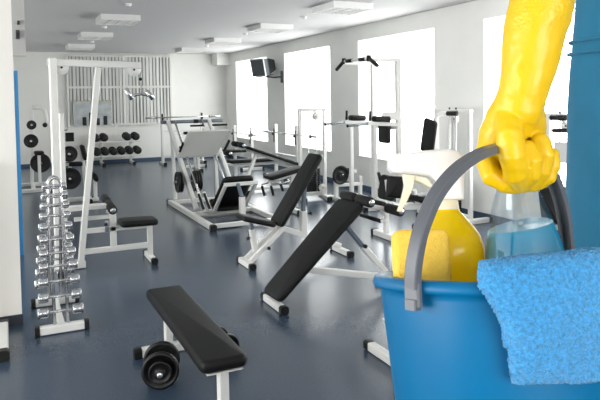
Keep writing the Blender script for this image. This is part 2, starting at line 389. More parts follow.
# ---- flat benches
def flat_bench(name, label, x0, x1, y0, y1, zt, far_y, near_y, fx0, fx1, axis='Y', dx=0, footdx=0):
    """axis Y: pad runs along Y"""
    def P(a, b, z): return V((a, b, z)) if axis == 'Y' else V((b, a, z))
    cx = (x0+x1)/2; t = thing(name, label, 'bench', P(cx, (y0+y1)/2, 0))
    G().pad(P(cx, y0, zt-.035), P(cx, y1, zt-.035), x1-x0, .07).obj('seat_pad', 'vinyl', t)
    pb = B(t, 'spine', P(cx, y0+.06, zt-.095), P(cx, y1-.06, zt-.095), .05, .045)
    for yy in (near_y, far_y):
        G().box(*[(lambda q: q)(c) for c in (sorted_box(P(cx-.10, yy-.05, zt-.078), P(cx+.10, yy+.05, zt-.071)))]).obj('bracket_plate', 'white', t)
        B(t, 'post', P(cx+(dx if yy == far_y else 0), yy, .06), P(cx+(dx if yy == far_y else 0), yy, zt-.08), .055)
        foot(t, P(fx0, yy, .034), P(fx1, yy, .034))
    return t
def sorted_box(a, b): return (V([min(a[i], b[i]) for i in range(3)]), V([max(a[i], b[i]) for i in range(3)]))
flat_bench('flat_bench', 'low flat bench with long black padded top in the foreground', .88, 1.145, 3.16, 4.62, .376, 4.31, 3.22, .735, 1.28, dx=-.04)
flat_bench('flat_bench', 'flat bench mostly hidden behind the blue bucket, one white foot showing', 3.21, 3.53, 2.26, 3.4, .376, 3.25, 2.225, 3.0, 3.74, 'X')
t = thing('machine_stand', 'white machine foot with black rubber cap at the lower left edge', 'machine', (-.09, 5.0, 0))
foot(t, (-.07, 4.66, .036), (-.07, 5.36, .036), .075, .07, .06)
B(t, 'post', (-.19, 5.28, .075), (-.19, 5.28, 1.3), .06); B(t, 'crossbar', (-.107, 5.28, .036), (-.5, 5.28, .036), .06)
foot(t, (-.56, 4.66, .036), (-.56, 5.36, .036), .075, .07, .06)

# ---- loose dumbbells on the floor
def plate_dumbbell(P, d, label, R=.113):
    t = thing('dumbbell', label, 'dumbbell', (P[0], P[1], 0), 'black dumbbells on the floor beside the flat bench')
    d = V(d).normalized(); c = V((P[0], P[1], R))
    G().cyl(c-d*.155, c+d*.155, .014, 16).obj('grip', 'chrome', t)
    for s in (-1, 1):
        G().plate(c+d*s*.085, d, R, .038).obj('plate', 'iron', t); G().plate(c+d*s*.116, d, R*.62, .022).obj('plate', 'iron', t)
        G().cyl(c+d*s*.128, c+d*s*.142, .034, 20).obj('collar', 'iron', t); G().cyl(c+d*s*.142, c+d*s*.162, .018, 12).obj('end_nut', 'chrome', t)
plate_dumbbell((.822, 3.865), (-.28, -1, 0), 'black plate dumbbell on the floor left of the flat bench')
plate_dumbbell((1.29, 4.10), (.1, -1, 0), 'black plate dumbbell peeking out right of the flat bench', .085)

# ---- sit-up bench (steep board)
yc = 4.845
t = thing('situp_bench', 'steep black sit-up board on white frame with foam rollers, centre', 'bench', (2.5, yc, 0))
a, b = V((1.937, yc, .112)), V((2.735, yc, .835)); d = (b-a).normalized(); n = V((d.z, 0, -d.x))
G().pad(a+n*.032, b+n*.032+V((0, .03, 0)), .33, .062, up=-n, taper=1.3).obj('board_pad', 'vinyl', t)
B(t, 'board_rail', a+n*.09-d*.0, b+n*.09-d*.05, .06, .045)
foot(t, (1.985, 4.62, .034), (1.985, 5.075, .034))
B(t, 'lower_beam', (2.27, yc, .285), (3.10, yc, .1), .06, .055)
B(t, 'rear_leg', (3.14, yc, .085), (2.84, yc, .42), .06, .05)
B(t, 'telescopic_strut', (2.84, yc, .42), (2.665, yc, .635), .042, m='greytube'); knob(t, (2.83, yc-.03, .43), (0, -1, 0))
foot(t, (3.12, 4.64, .034), (3.12, 5.05, .034))
B(t, 'roller_arm', b+n*.09-d*.1, (2.80, yc, .80), .05); B(t, 'roller_arm', (2.80, yc, .80), (3.09, yc, .725), .05, .04)
G().cyl((2.79, 4.58, .845), (2.79, 5.11, .845), .013, 12).obj('roller_axle', 'chrome', t)
roller(t, (2.79, 4.815, .845), (2.79, 4.60, .845)); roller(t, (2.79, 4.875, .845), (2.79, 5.09, .845))
G().cyl((3.09, 4.58, .74), (3.09, 5.10, .74), .013, 12).obj('roller_axle', 'chrome', t)
roller(t, (3.09, 4.815, .74), (3.09, 4.60, .74)); roller(t, (3.09, 4.875, .74), (3.09, 5.09, .74))
G().tube([(2.93, 5.02, .66), (2.93, 4.68, .66)], .018).obj('hand_grip', 'foam', t); G().cyl((2.93, 5.02, .66), (2.93, 5.07, .66), .019, 12).obj('grip_end', 'white', t)
G().tube([(2.93, 4.68, .66), (2.97, 4.66, .66), (3.0, 4.7, .69), (3.02, yc-.03, .72)], .014).obj('grip_bracket', 'white', t)

# ---- adjustable bench
yc = 6.17
t = thing('adjustable_bench', 'white adjustable bench with raised black backrest and tilted seat', 'bench', (2.75, yc, 0))
a, b = V((2.155, yc, .525)), V((2.52, yc, .42)); G().pad(a, b, .28, .055).obj('seat_pad', 'vinyl', t)
a, b = V((2.565, yc, .40)), V((3.055, yc, 1.125)); d = (b-a).normalized(); n = V((d.z, 0, -d.x))
G().pad(a, b, .29, .065, up=-n).obj('backrest_pad', 'vinyl', t); B(t, 'backrest_rail', a+n*.055+d*.05, b+n*.055-d*.2, .05, .04)
foot(t, (2.22, 5.96, .034), (2.22, 6.38, .034)); foot(t, (3.35, 5.945, .034), (3.35, 6.395, .034))
for s in (-.07, .07): B(t, 'front_leg', (2.24, yc+s, .06), (2.64, yc+s*.8, .385), .045, .05)
B(t, 'main_beam', (2.60, yc, .37), (3.33, yc, .09), .06, .055)
B(t, 'seat_post', (2.33, yc, .13), (2.29, yc, .38), .06, .05); B(t, 'seat_strut', (2.29, yc, .36), (2.285, yc, .47), .035, m='greytube')
B(t, 'seat_rail', (2.25, yc, .475), (2.56, yc, .365), .05, .03)
B(t, 'back_post', (2.885, yc, .235), (2.885, yc, .52), .07); B(t, 'back_strut', (2.885, yc, .52), (2.905, yc, .80), .042, m='greytube')
knob(t, (2.26, yc-.03, .30), (-1, -.6, 0)); knob(t, (2.43, yc-.08, .19), (0, -1, 0)); knob(t, (2.925, yc-.02, .49), (1, -.4, 0))

# ---- leg press
t = thing('leg_press', 'white plate-loaded leg press with grey foot board and long rails', 'gym machine', (2.93, 9.2, 0))
foot(t, (2.44, 8.0, .04), (2.44, 10.52, .04), .075, .075, .07, 'base_rail'); foot(t, (3.42, 8.0, .04), (3.42, 10.52, .04), .075, .075, .07, 'base_rail')
for y in (8.12, 9.12, 10.35): B(t, 'cross_rail', (2.48, y, .045), (3.38, y, .045), .06)
rl0, rl1 = V((2.55, 9.22, .09)), V((2.50, 10.72, 1.37)); rr0, rr1 = V((3.22, 9.22, .09)), V((3.22, 10.72, 1.37))
B(t, 'guide_rail', rl0, rl1, .065); B(t, 'guide_rail', rr0, rr1, .065)
u = (rl1-rl0).normalized()
G().tube([rl0+V((.1, -.0, .06)), rl0+V((.1, 0, .06))+u*1.9], .018).obj('guide_rod', 'chrome', t); G().tube([rr0+V((-.1, 0, .06)), rr0+V((-.1, 0, .06))+u*1.9], .018).obj('guide_rod', 'chrome', t)
B(t, 'rear_post', (2.52, 10.4, .08), (2.52, 10.55, 1.2), .055); B(t, 'rear_post', (3.25, 10.4, .08), (3.25, 10.55, 1.2), .055)
G().cyl((2.38, 10.72, 1.36), (2.95, 10.72, 1.36), .03, 16).obj('top_bar', 'greytube', t); G().cyl((3.02, 10.72, 1.36), (3.47, 10.72, 1.36), .03, 16).obj('top_bar', 'greytube', t)
G().cyl((2.94, 10.72, 1.36), (3.03, 10.72, 1.36), .034, 16).obj('top_collar', 'rubber', t)
nb = V((0, -u.z, u.y))                       # along the foot board, upwards
c0 = rl0+u*1.06; c0.x = 0
bl, tl = c0+nb*.04, c0+nb*.60
g = G(); p = [V((2.47, bl.y, bl.z)), V((3.12, bl.y, bl.z)), V((3.22, tl.y, tl.z)), V((2.57, tl.y, tl.z))]
g.add(p+[q+u*.03 for q in p], [[0, 1, 2, 3], [7, 6, 5, 4], [0, 4, 5, 1], [1, 5, 6, 2], [2, 6, 7, 3], [3, 7, 4, 0]]); g.obj('foot_board', 'boardgrey', t)
B(t, 'carriage', V((2.5, 0, 0))+c0+u*.09, V((3.24, 0, 0))+c0+u*.09, .08); B(t, 'carriage', V((2.86, 0, 0))+c0+u*.1, V((2.86, 0, 0))+tl+u*.07, .08)
for x in (2.50, 3.25): G().cyl(V((x, 0, 0))+c0+nb*.16+u*.02, V((x+.03, 0, 0))+c0+nb*.36+u*.02, .022, 12).obj('side_grip', 'foam', t)
for x0, x1 in ((2.62, 2.83), (2.98, 3.22)): G().pad(V((x0, 0, 0))+tl+u*.12+nb*.02, V((x1, 0, 0))+tl+u*.12+nb*.02, .06, .03).obj('top_pad', 'vinyl', t)
G().pad((2.52, tl.y+.12, tl.z-.02), (2.68, tl.y+.12, tl.z-.02), .08, .045).obj('shoulder_pad', 'vinyl', t)
# seat at the near end
sx0, sx1 = 2.74, 3.2
G().pad((2.97, 9.30, .20), (2.97, 8.95, .10), .44, .06).obj('seat_pad', 'vinyl', t)
a, b = V((2.97, 9.1, .10)), V((2.97, 8.50, .57)); d = (b-a).normalized(); n = V((0, -d.z, d.y))
G().pad(a-n*.03, b-n*.03+d*.06, .46, .07, up=n).obj('backrest_pad', 'vinyl', t)
for x in (sx0, sx1): B(t, 'backrest_frame', V((x+.02, a.y, a.z))-V((0, .05, .05)), V((x+.02, b.y, b.z))-V((0, .045, .035)), .045)
B(t, 'backrest_frame', V((sx0, b.y-.05, b.z-.03)), V((sx1+.04, b.y-.05, b.z-.03)), .05)
B(t, 'support_post', (2.93, 8.26, .07), (2.93, 8.26, .38), .075); B(t, 'support_strut', (2.93, 8.26, .38), (2.93, 8.42, .54), .045, m='greytube')
for s in (-.0, .09): B(t, 'seat_strut', (2.62+s, 9.0, .075), (2.60+s, 9.3, .33), .04); G().cyl((2.60+s, 9.02, .12), (2.585+s, 9.22, .32), .02, 10).obj('safety_handle', 'rubber', t)
for x, l in ((2.40, 'left'), (2.72, 'right')):
    pass
pc = rl0+u*.62
for side, xs in (('outer', (2.39, 2.435)), ('inner', (2.65, 2.69, 2.73))):
    for k, x in enumerate(xs):
        pos = V((x, pc.y, pc.z-.03)); w = G().plate(pos, (1, 0, 0), .165, .034, .026).obj('weight_plate', 'iron', None, pos)
        tag(w, {'outer': ('outermost black weight plate left of the leg press rail', 'second black weight plate left of the leg press rail'), 'inner': ('black weight plate just right of the leg press left rail', 'middle black weight plate between the leg press rails', 'innermost black weight plate between the leg press rails')}[side][k], 'weight plate', 'weight plates on the leg press')
G().cyl((2.33, pc.y, pc.z-.03), (2.50, pc.y, pc.z-.03), .022, 12).cyl((2.50, pc.y, pc.z-.03), (2.78, pc.y, pc.z-.03), .018, 12).obj('plate_peg', 'steel', t)

# ---- pulldown tower on the left
yc = 6.92
t = thing('pulldown_tower', 'tall white cable tower with slanted leg and top beam', 'gym machine', (.8, yc, 0))
B(t, 'rear_post', (.452, yc, .05), (.452, yc, 2.18), .075, .09)
B(t, 'top_beam', (.40, yc, 2.145), (1.335, yc, 2.115), .06, .07)
B(t, 'front_leg', (.665, yc, .07), (.895, yc, 2.09), .06, .075)
B(t, 'base_beam', (.36, yc, .04), (.71, yc, .04), .07); foot(t, (.452, 6.6, .034), (.452, 7.24, .034))
B(t, 'lower_beam', (.70, yc, .17), (1.36, yc, .17), .055); B(t, 'middle_beam', (.72, yc, .385), (1.36, yc, .385), .05, .05)
B(t, 'middle_post', (1.0, yc, .19), (1.0, yc, .58), .065, .05); B(t, 'front_post', (1.385, yc, .06), (1.385, yc, .41), .055); foot(t, (1.385, 6.68, .034), (1.385, 7.16, .034))
B(t, 'upper_beam', (.56, yc+.1, .62), (.97, yc+.1, .62), .13, .045); B(t, 'upper_rail', (.62, yc+.1, .50), (.98, yc+.1, .50), .05, .04)
B(t, 'roller_post', (.96, yc+.02, .56), (1.0, yc+.1, .64), .045)
r = roller(t, (.985, 7.12, .63), (.985, 6.78, .60), .046, 'knee_roller'); roller(t, (.985, 7.13, .63), (.985, 7.4, .65), .046, 'knee_roller')
G().pad((1.06, yc, .44), (1.46, yc, .43), .30, .065).obj('seat_pad', 'vinyl', t)
G().cyl((.93, yc-.04, .36), (.93, yc-.04, .48), .02, 12).obj('adjuster', 'steel', t); knob(t, (.93, yc-.04, .45), (-.3, -1, 0))
pulley(t, (.535, yc, 2.09), (0, 1, 0), .072); pulley(t, (1.262, yc, 2.07), (0, 1, 0), .072)
B(t, 'weight_guide', (.535, yc+.22, .05), (.535, yc+.22, 1.62), .05, .06)
G().tube([(1.33, yc, 2.06), (1.335, yc, 1.88)], .004, 6).obj('cable', 'steel', t); G().ell((1.33, yc, 1.97), .018, .018, .018, n=12, m=8).obj('cable_stop', 'rubber', t)
G().tube([(.60, yc, 2.11), (1.22, yc, 2.095)], .004, 6).obj('cable', 'steel', t)
h = thing('cable_handle', 'chrome V-shaped row handle hanging from the cable tower', 'handle', (1.33, yc, 1.78), None)
q = lambda x, z: V((x, yc, z))
G().tube([q(1.335, 1.875), q(1.335, 1.80)], .006, 8).obj('hook', 'steel', h)
G().tube([q(1.215, 1.765), q(1.27, 1.80), q(1.335, 1.81), q(1.38, 1.80), q(1.42, 1.785)], .014).obj('spreader', 'chrome', h)
G().tube([q(1.165, 1.87), q(1.235, 1.755)], .024, 14).obj('grip', 'chrome', h); G().tube([q(1.385, 1.845), q(1.46, 1.755)], .026, 14).obj('grip', 'chrome', h)

# ---- chrome dumbbell tower
t = thing('dumbbell_rack', 'narrow A-shaped chrome dumbbell rack on white feet, left', 'rack', (.335, 5.42, 0))
foot(t, (.145, 5.06, .036), (.53, 5.06, .036), .06, .062, .035); foot(t, (.145, 5.78, .036), (.53, 5.78, .036), .06, .062, .035)
B(t, 'base_rail', (.335, 5.09, .04), (.335, 5.75, .04), .05)
ZTOP = 1.08
def slope(z, s): return 5.42 - s*(.33*(1-z/ZTOP)+.035)
for s in (1, -1):
    pts = [V((.287, slope(.06, s), .06)), V((.287, slope(ZTOP, s), ZTOP))] + [V((.335-.048*math.cos(math.pi*k/8), slope(ZTOP, s), ZTOP+.06*math.sin(math.pi*k/8))) for k in range(1, 8)] + [V((.383, slope(ZTOP, s), ZTOP)), V((.383, slope(.06, s), .06))]
    G().tube(pts, .0125, 10).obj('upright_tube', 'chrome', t)
rows = [309, 294, 279, 264, 251, 237.5, 225, 214, 203.5, 193.5, 184.5]
zs = []
for y in rows:
    z = .3
    for _ in range(12): z = PY(73, y, slope(z, 1)-.05).z
    zs.append(z)
ordn = ['lowest', 'second lowest', 'third lowest', 'fourth lowest', 'fifth lowest', 'middle', 'fifth highest', 'fourth highest', 'third highest', 'second highest', 'topmost']
def chrome_db(z, s, k, label, group):
    sc = 1-.045*k; y = slope(z, s)-s*.05; cx = .33 if s > 0 else .34
    o = thing('chrome_dumbbell', label, 'dumbbell', (cx, y, z), group)
    L, hl, hr = .098*(1-.038*k), (.070*sc+.006)*(1-.015*k), .036*sc+.003
    G().cyl((cx-L, y, z), (cx+L, y, z), .011, 12).obj('grip', 'chrome', o)
    for e in (-1, 1):
        x0 = cx+e*(L-.012); x1 = x0+e*hl
        G().lathe([(.012, 0), (hr*.86, 0), (hr, hl*.1), (hr, hl*.42), (hr*.95, hl*.46), (hr, hl*.5), (hr, hl*.9), (hr*.86, hl), (0, hl)], (x0, y, z), (e, 0, 0), 22).obj('head', 'chrome', o)
    for x in (.287, .383):
        G().tube([(x, slope(z, s), z-.022), (x, y-s*.012, z-.018), (x, y-s*.022, z-.004)], .005, 6).obj('cradle_hook', 'chrome', t)
for k, z in enumerate(zs):
    chrome_db(z, 1, k, 'chrome dumbbell on the front of the tower rack, %s rung' % ordn[k], 'chrome dumbbells on the front of the rack')
for k, z in enumerate(zs[:10]):
    chrome_db(z+.03, -1, k, 'chrome dumbbell on the rear of the tower rack, %s rung' % ordn[k], 'chrome dumbbells on the rear of the rack')

# ---- plate-loaded machine at the far left
def small_plate(P, axis, r, label, t_=.035):
    o = G().plate(P, axis, r, t_, .022).obj('weight_plate', 'iron', None, P); return tag(o, label, 'weight plate', 'weight plates on the far left machines')
t = thing('shoulder_machine', 'white machine with bent overhead arm and black plates, far left', 'gym machine', F(32, 180))
YM = 14.2
p = lambda x, y, Y=None: PY(x, y, YM if Y is None else Y)
b0 = p(32, 183); b0.z = .03
B(t, 'mast', V((b0.x, YM, .05)), p(31.5, 107.5), .07)
G().tube([p(31.5, 108), p(41, 107.5), p(44, 110), p(46.5, 120), p(46.5, 126)], .045).obj('overhead_arm', 'white', t)
G().ell(p(45, 125, YM-.05), .05, .05, .05).obj('arm_ball', 'rubber', t)
foot(t, V((b0.x-.25, YM, .036)), V((b0.x+.5, YM, .036)), .08, .07); B(t, 'base_bar', V((b0.x, YM-.04, .04)), V((b0.x, YM-1.0, .04)), .07)
foot(t, V((b0.x-.35, YM-1.04, .036)), V((b0.x+.35, YM-1.04, .036)), .08, .07)
for (x, y, L) in ((31.5, 125, .16), (31, 141, .16), (40.5, 163, .2)): G().cyl(p(x, y, YM-.03), p(x, y, YM-.03)+V((0, -L, 0)), .018, 12).obj('plate_peg', 'chrome', t)
B(t, 'peg_arm', p(32, 163), p(41, 163), .06); G().pad(p(34, 153, YM-.2), p(44, 153, YM-.2), .3, .08).obj('seat_pad', 'vinyl', t)
B(t, 'seat_post', p(39, 155, YM-.2), V((p(39, 155, YM-.2).x, YM-.2, .07)), .06); B(t, 'seat_base', V((b0.x, YM-.2, .05)), V((p(39, 155, YM-.2).x+.04, YM-.2, .05)), .06)
small_plate(p(31.5, 125, YM-.1), (0, 1, 0), .095, 'small black plate with bright hub, top of the far left machine')
small_plate(p(31, 141, YM-.1), (0, 1, 0), .14, 'medium black plate below it on the far left machine mast')
small_plate(p(40.5, 163, YM-.14), (.2, 1, 0), .2, 'large black plate beside the chrome dumbbell tower, far left machine')

t = thing('preacher_machine', 'white arm-curl machine with black pads behind the cable tower', 'gym machine', F(70, 190))
YM = 11.6
B(t, 'mast', V((p(59, 150).x, YM, .04)), p(58.5, 117), .075)
G().box(p(65.5, 141.5)+V((0, -.06, 0)), p(73.5, 132.5)+V((0, .06, 0))).obj('arm_pad', 'vinyl', t)
B(t, 'arm_beam', p(60, 147.5), p(81, 147.5), .07); B(t, 'slant_leg', p(81, 146), V((p(87, 180).x, YM, .05)), .065)
B(t, 'mid_beam', p(60, 165), p(84, 164), .05); G().cyl(p(69, 164.5, YM-.06), p(82.5, 164, YM-.06), .035, 14).obj('hand_grip', 'foam', t)
G().pad(p(81.5, 145, YM-.08), p(85.5, 160, YM-.08), .3, .07, up=(1, 0, 0)).obj('chest_pad', 'vinyl', t)
foot(t, V((p(59, 150).x-.1, YM, .036)), V((p(88, 180).x+.1, YM, .036)), .07, .07)
for x in (p(59, 150).x, p(87, 180).x): foot(t, V((x, YM-.4, .036)), V((x, YM-.05, .036)), .07, .07)
G().tube([p(62, 127, YM), p(63.5, 130), p(66, 130.5), p(68, 128.5)], .015, 8).obj('hook_bar', 'steel', t); B(t, 'hook_post', p(60, 130), p(62.5, 129), .03)
G().cyl(p(69, 154, YM), p(69, 154, YM-.3), .018, 12).obj('plate_peg', 'chrome', t); B(t, 'peg_link', p(69, 148), p(69, 156), .05)
G().cyl(p(70, 179, YM), p(70, 179, YM-.3), .018, 12).obj('plate_peg', 'chrome', t); B(t, 'peg_link', p(70, 165), p(70, 181), .05)
small_plate(p(69.3, 154, YM-.2), (.1, 1, 0), .135, 'round black plate with pale hub on the upper peg behind the tower')
small_plate(p(70, 178.5, YM-.2), (.1, 1, 0), .185, 'large round black plate on the lower peg behind the tower')
small_plate(p(70, 178.5, YM-.15), (.1, 1, 0), .185, 'large black plate tucked behind the lower peg plate')
G().pad(p(92.5, 178, YM-.2), p(97.5, 176, YM-.2), .25, .16).obj('seat_pad', 'vinyl', t); B(t, 'seat_post', V((p(95, 178, YM-.2).x, YM-.2, .07)), p(95, 178, YM-.2), .06); B(t, 'seat_base', V((p(87, 180).x, YM-.2, .04)), V((p(95, 178, YM-.2).x+.05, YM-.2, .04)), .06)

# ---- dumbbell stand by the back wall
YM = 17.75
t = thing('dumbbell_stand', 'white two-tier stand of black dumbbells against the back wall', 'rack', (2.75, YM, 0))
xs = [p(102, 150).x, p(132, 150).x]
for x in xs:
    B(t, 'post', (x, YM+.22, .06), (x, YM+.22, .80), .07); foot(t, (x, YM-.35, .036), (x, YM+.3, .036), .07, .07)
zu, zl = p(115, 141.5).z, p(115, 155.5).z
for z, nm in ((zu, 'upper_tray'), (zl, 'lower_tray')):
    B(t, nm, (xs[0]-.25, YM-.14, z), (xs[1]+.2, YM-.14, z), .06, .04); B(t, nm, (xs[0]-.25, YM+.14, z+.02), (xs[1]+.2, YM+.14, z+.02), .06, .04)
    for x in xs: B(t, 'tray_arm', (x, YM-.16, z-.045), (x, YM+.22, z-.025), .05)
def hex_db(x, z, r, label):
    o = thing('black_dumbbell', label, 'dumbbell', (x, YM, z), 'black dumbbells on the back wall stand')
    G().cyl((x, YM-.10, z), (x, YM+.10, z+.012), .016, 10).obj('grip', 'chrome', o)
    for s in (-1, 1): G().lathe([(.016, 0), (r*.9, 0), (r, .012), (r, .075), (r*.85, .09), (r*.3, .092), (0, .092)], (x, YM+s*.085, z+s*.01), (0, s, 0), 20).obj('head', 'rubber', o)
pos = ['leftmost', 'second from left', 'second from right', 'rightmost']
for k, xp in enumerate((95.3, 103.6, 126.5, 135)): hex_db(p(xp, 137.5).x, zu+.13, .104, 'round black dumbbell, %s on the upper tray of the back stand' % pos[k])
pos = ['leftmost', 'second', 'third', 'fourth', 'fifth', 'rightmost']
for k, xp in enumerate((96.5, 104.7, 112.9, 121, 129, 137)): hex_db(p(xp, 151).x, zl+.13, .102, 'round black dumbbell, %s from left on the lower tray of the back stand' % pos[k])

# ---- barbell racks
def barbell(A, Bp, label, grip_r=.014, sleeve=.3):
    A, Bp = V(A), V(Bp); d = (Bp-A).normalized()
    t = thing('barbell', label, 'barbell', (A+Bp)/2, 'barbells on the bench racks')
    G().cyl(A+d*sleeve, Bp-d*sleeve, grip_r, 12).obj('bar_shaft', 'chrome', t)
    for q, s in ((A, 1), (Bp, -1)):
        G().cyl(q, q+d*s*(sleeve-.03), .025, 12).obj('sleeve', 'chrome', t); G().cyl(q+d*s*(sleeve-.03), q+d*s*sleeve, .04, 14).obj('collar', 'steel', t)
    return t
def rack_post(t, x, y, z1, dz0, dz1, side, zbar):
    B(t, 'upright', (x, y, .07), (x, y, z1), .07)
    s = V(side)
    c = V((abs(s.y), abs(s.x), 0))*.022
    G().box(*sorted_box(V((x, y, dz0))+s*.036-c, V((x, y, dz1))+s*.045+c)).box(*sorted_box(V((x, y, zbar-.06))+s*.045-c, V((x, y, zbar-.016))+s*.085+c)).obj('bar_rest', 'rubber', t)
    foot(t, V((x, y, .036))-s*.3, V((x, y, .036))+s*.3, .07, .07)
# back-wall bench rack (bar along X)
YM = 16.9
t = thing('bench_rack', 'white bench press rack near the back wall behind the leg press', 'bench', (4.35, 16.4, 0))
xa, xb = p(162, 120).x, p(201.5, 120).x; zb = p(162, 117.5).z
for x in (xa, xb): rack_post(t, x, YM, zb+.12, zb-.14, zb+.10, (0, -1, 0), zb)
B(t, 'cross_bar', (xa, YM, .9), (xb, YM, .9), .05)
G().pad(((xa+xb)/2, YM-.1, .45), ((xa+xb)/2, YM-1.3, .45), .28, .07).obj('bench_pad', 'vinyl', t); B(t, 'bench_beam', ((xa+xb)/2, YM, .38), ((xa+xb)/2, YM-1.25, .38), .06); B(t, 'bench_leg', ((xa+xb)/2, YM-1.2, .07), ((xa+xb)/2, YM-1.2, .36), .06)
foot(t, ((xa+xb)/2-.3, YM-1.2, .036), ((xa+xb)/2+.3, YM-1.2, .036), .07, .07); B(t, 'base_beam', (xa, YM, .2), (xb, YM, .2), .05)
barbell((p(145, 118).x, YM-.064, zb+.0), (p(219, 117).x, YM-.064, zb+.0), 'bare steel barbell on the rack near the back wall')
# window-side bench racks (bar along Y)
def wall_rack(X, ya, yb, zb, label, bl, y0, y1):
    t = thing('bench_rack', label, 'bench', (X-.5, (ya+yb)/2, 0), 'bench racks along the windows')
    for y in (ya, yb): rack_post(t, X, y, zb+.2, zb-.2, zb+.10, (-1, 0, 0), zb+.02)
    ym = (ya+yb)/2; B(t, 'cross_bar', (X, ya, .5), (X, yb, .5), .05); B(t, 'bench_beam', (X, ym, .36), (X-1.2, ym, .36), .06)
    G().pad((X-.1, ym, .44), (X-1.3, ym, .44), .28, .07).obj('bench_pad', 'vinyl', t); B(t, 'bench_leg', (X-1.15, ym, .07), (X-1.15, ym, .34), .06); foot(t, (X-1.15, ym-.28, .036), (X-1.15, ym+.28, .036), .07, .07)
    barbell((X-.064, y0, zb+.02), (X-.064, y1, zb+.02), bl)
X2 = 5.35
wall_rack(X2, PX(251.5, 130, X2).y, PX(234.5, 130, X2).y, PX(243, 134, X2).z, 'farther white bench press rack beside the far window', 'bare steel barbell on the farther window-side rack', PX(258.5, 135, X2).y, PX(226, 132, X2).y)
X3 = 5.45
y3a = PX(275.5, 130, X3).y
wall_rack(X3, y3a-1.15, y3a, PX(276, 133, X3).z, 'nearer white bench press rack in front of the middle window pier', 'bare steel barbell on the nearer window-side rack', PX(313, 137, X3).y-.3, PX(265, 131.5, X3).y)

# ---- decline bench behind the leg press
YM = 11.0
t = thing('decline_bench', 'long slim black decline bench with paired foam rollers at its raised end', 'bench', (4.0, YM, 0))
a, b = p(245, 147), p(299, 164.5); G().pad(a, b, .30, .05).obj('board_pad', 'vinyl', t); B(t, 'board_rail', a+V((.05, 0, -.05)), b+V((-.05, 0, -.05)), .05, .06)
B(t, 'front_leg', p(257, 152), V((p(250, 185).x-.15, YM, .07)), .06); B(t, 'rear_leg', b+V((-.1, 0, -.05)), V((b.x-.05, YM, .07)), .06)
xf = p(250, 185).x-.15
foot(t, (xf, YM-.3, .036), (xf, YM+.3, .036), .07, .07); foot(t, (b.x-.05, YM-.3, .036), (b.x-.05, YM+.3, .036), .07, .07); B(t, 'base_beam', (xf, YM, .06), (b.x-.05, YM, .06), .05)
for (xp, yp) in ((238.5, 144.5), (225.5, 152.5)):
    q = p(xp, yp); G().cyl(q-V((0, .31, 0)), q+V((0, .31, 0)), .013, 10).obj('roller_axle', 'chrome', t)
    roller(t, q-V((0, .06, 0)), q-V((0, .28, 0)), .05); roller(t, q+V((0, .06, 0)), q+V((0, .28, 0)), .05)
B(t, 'roller_arm', p(238.5, 144.5), p(246, 149.5), .045); B(t, 'roller_arm', p(225.5, 152.5), p(247, 151), .045); G().cyl(p(228, 152, YM-.1), p(246, 151, YM-.1), .022, 12).obj('hand_grip', 'foam', t)

# ---- leg-curl bench with chrome handles
YM = 8.75
t = thing('leg_curl_bench', 'short black bench pad with hanging black-gripped handles, behind adjustable backrest', 'bench', (3.85, YM, 0))
a, b = p(266.5, 178), p(302, 167.5); G().pad(a, b, .34, .06).obj('bench_pad', 'vinyl', t); B(t, 'pad_rail', a+V((.08, 0, -.055)), b+V((-.05, 0, -.055)), .05)
B(t, 'post', (p(292, 180).x, YM, .07), (p(292, 180).x, YM, b.z-.09), .07); foot(t, (p(292, 180).x, YM-.3, .036), (p(292, 180).x, YM+.3, .036), .07, .07)
for sx, yy in ((261.5, .16), (270.5, -.17)):
    q0 = p(sx+6, 183, YM+yy); q1 = p(sx, 184.5, YM+yy); q2 = p(sx+3, 195.5, YM+yy)
    G().tube([V((a.x+.14, YM+yy, a.z-.05)), q0, q1, q1+(q2-q1)*.2], .012, 10).obj('handle_tube', 'chrome', t); G().tube([q1+(q2-q1)*.15, q2], .02, 12).obj('hand_grip', 'foam', t)
q1 = p(280.5, 184, YM-.19); G().tube([V((a.x+.3, YM-.17, a.z-.04)), q1], .012, 10).obj('handle_tube', 'chrome', t); G().tube([q1, p(283, 191, YM-.19)], .02, 12).obj('hand_grip', 'foam', t)
B(t, 'handle_bracket', (a.x+.14, YM-.19, a.z-.055), (a.x+.14, YM+.18, a.z-.055), .03)

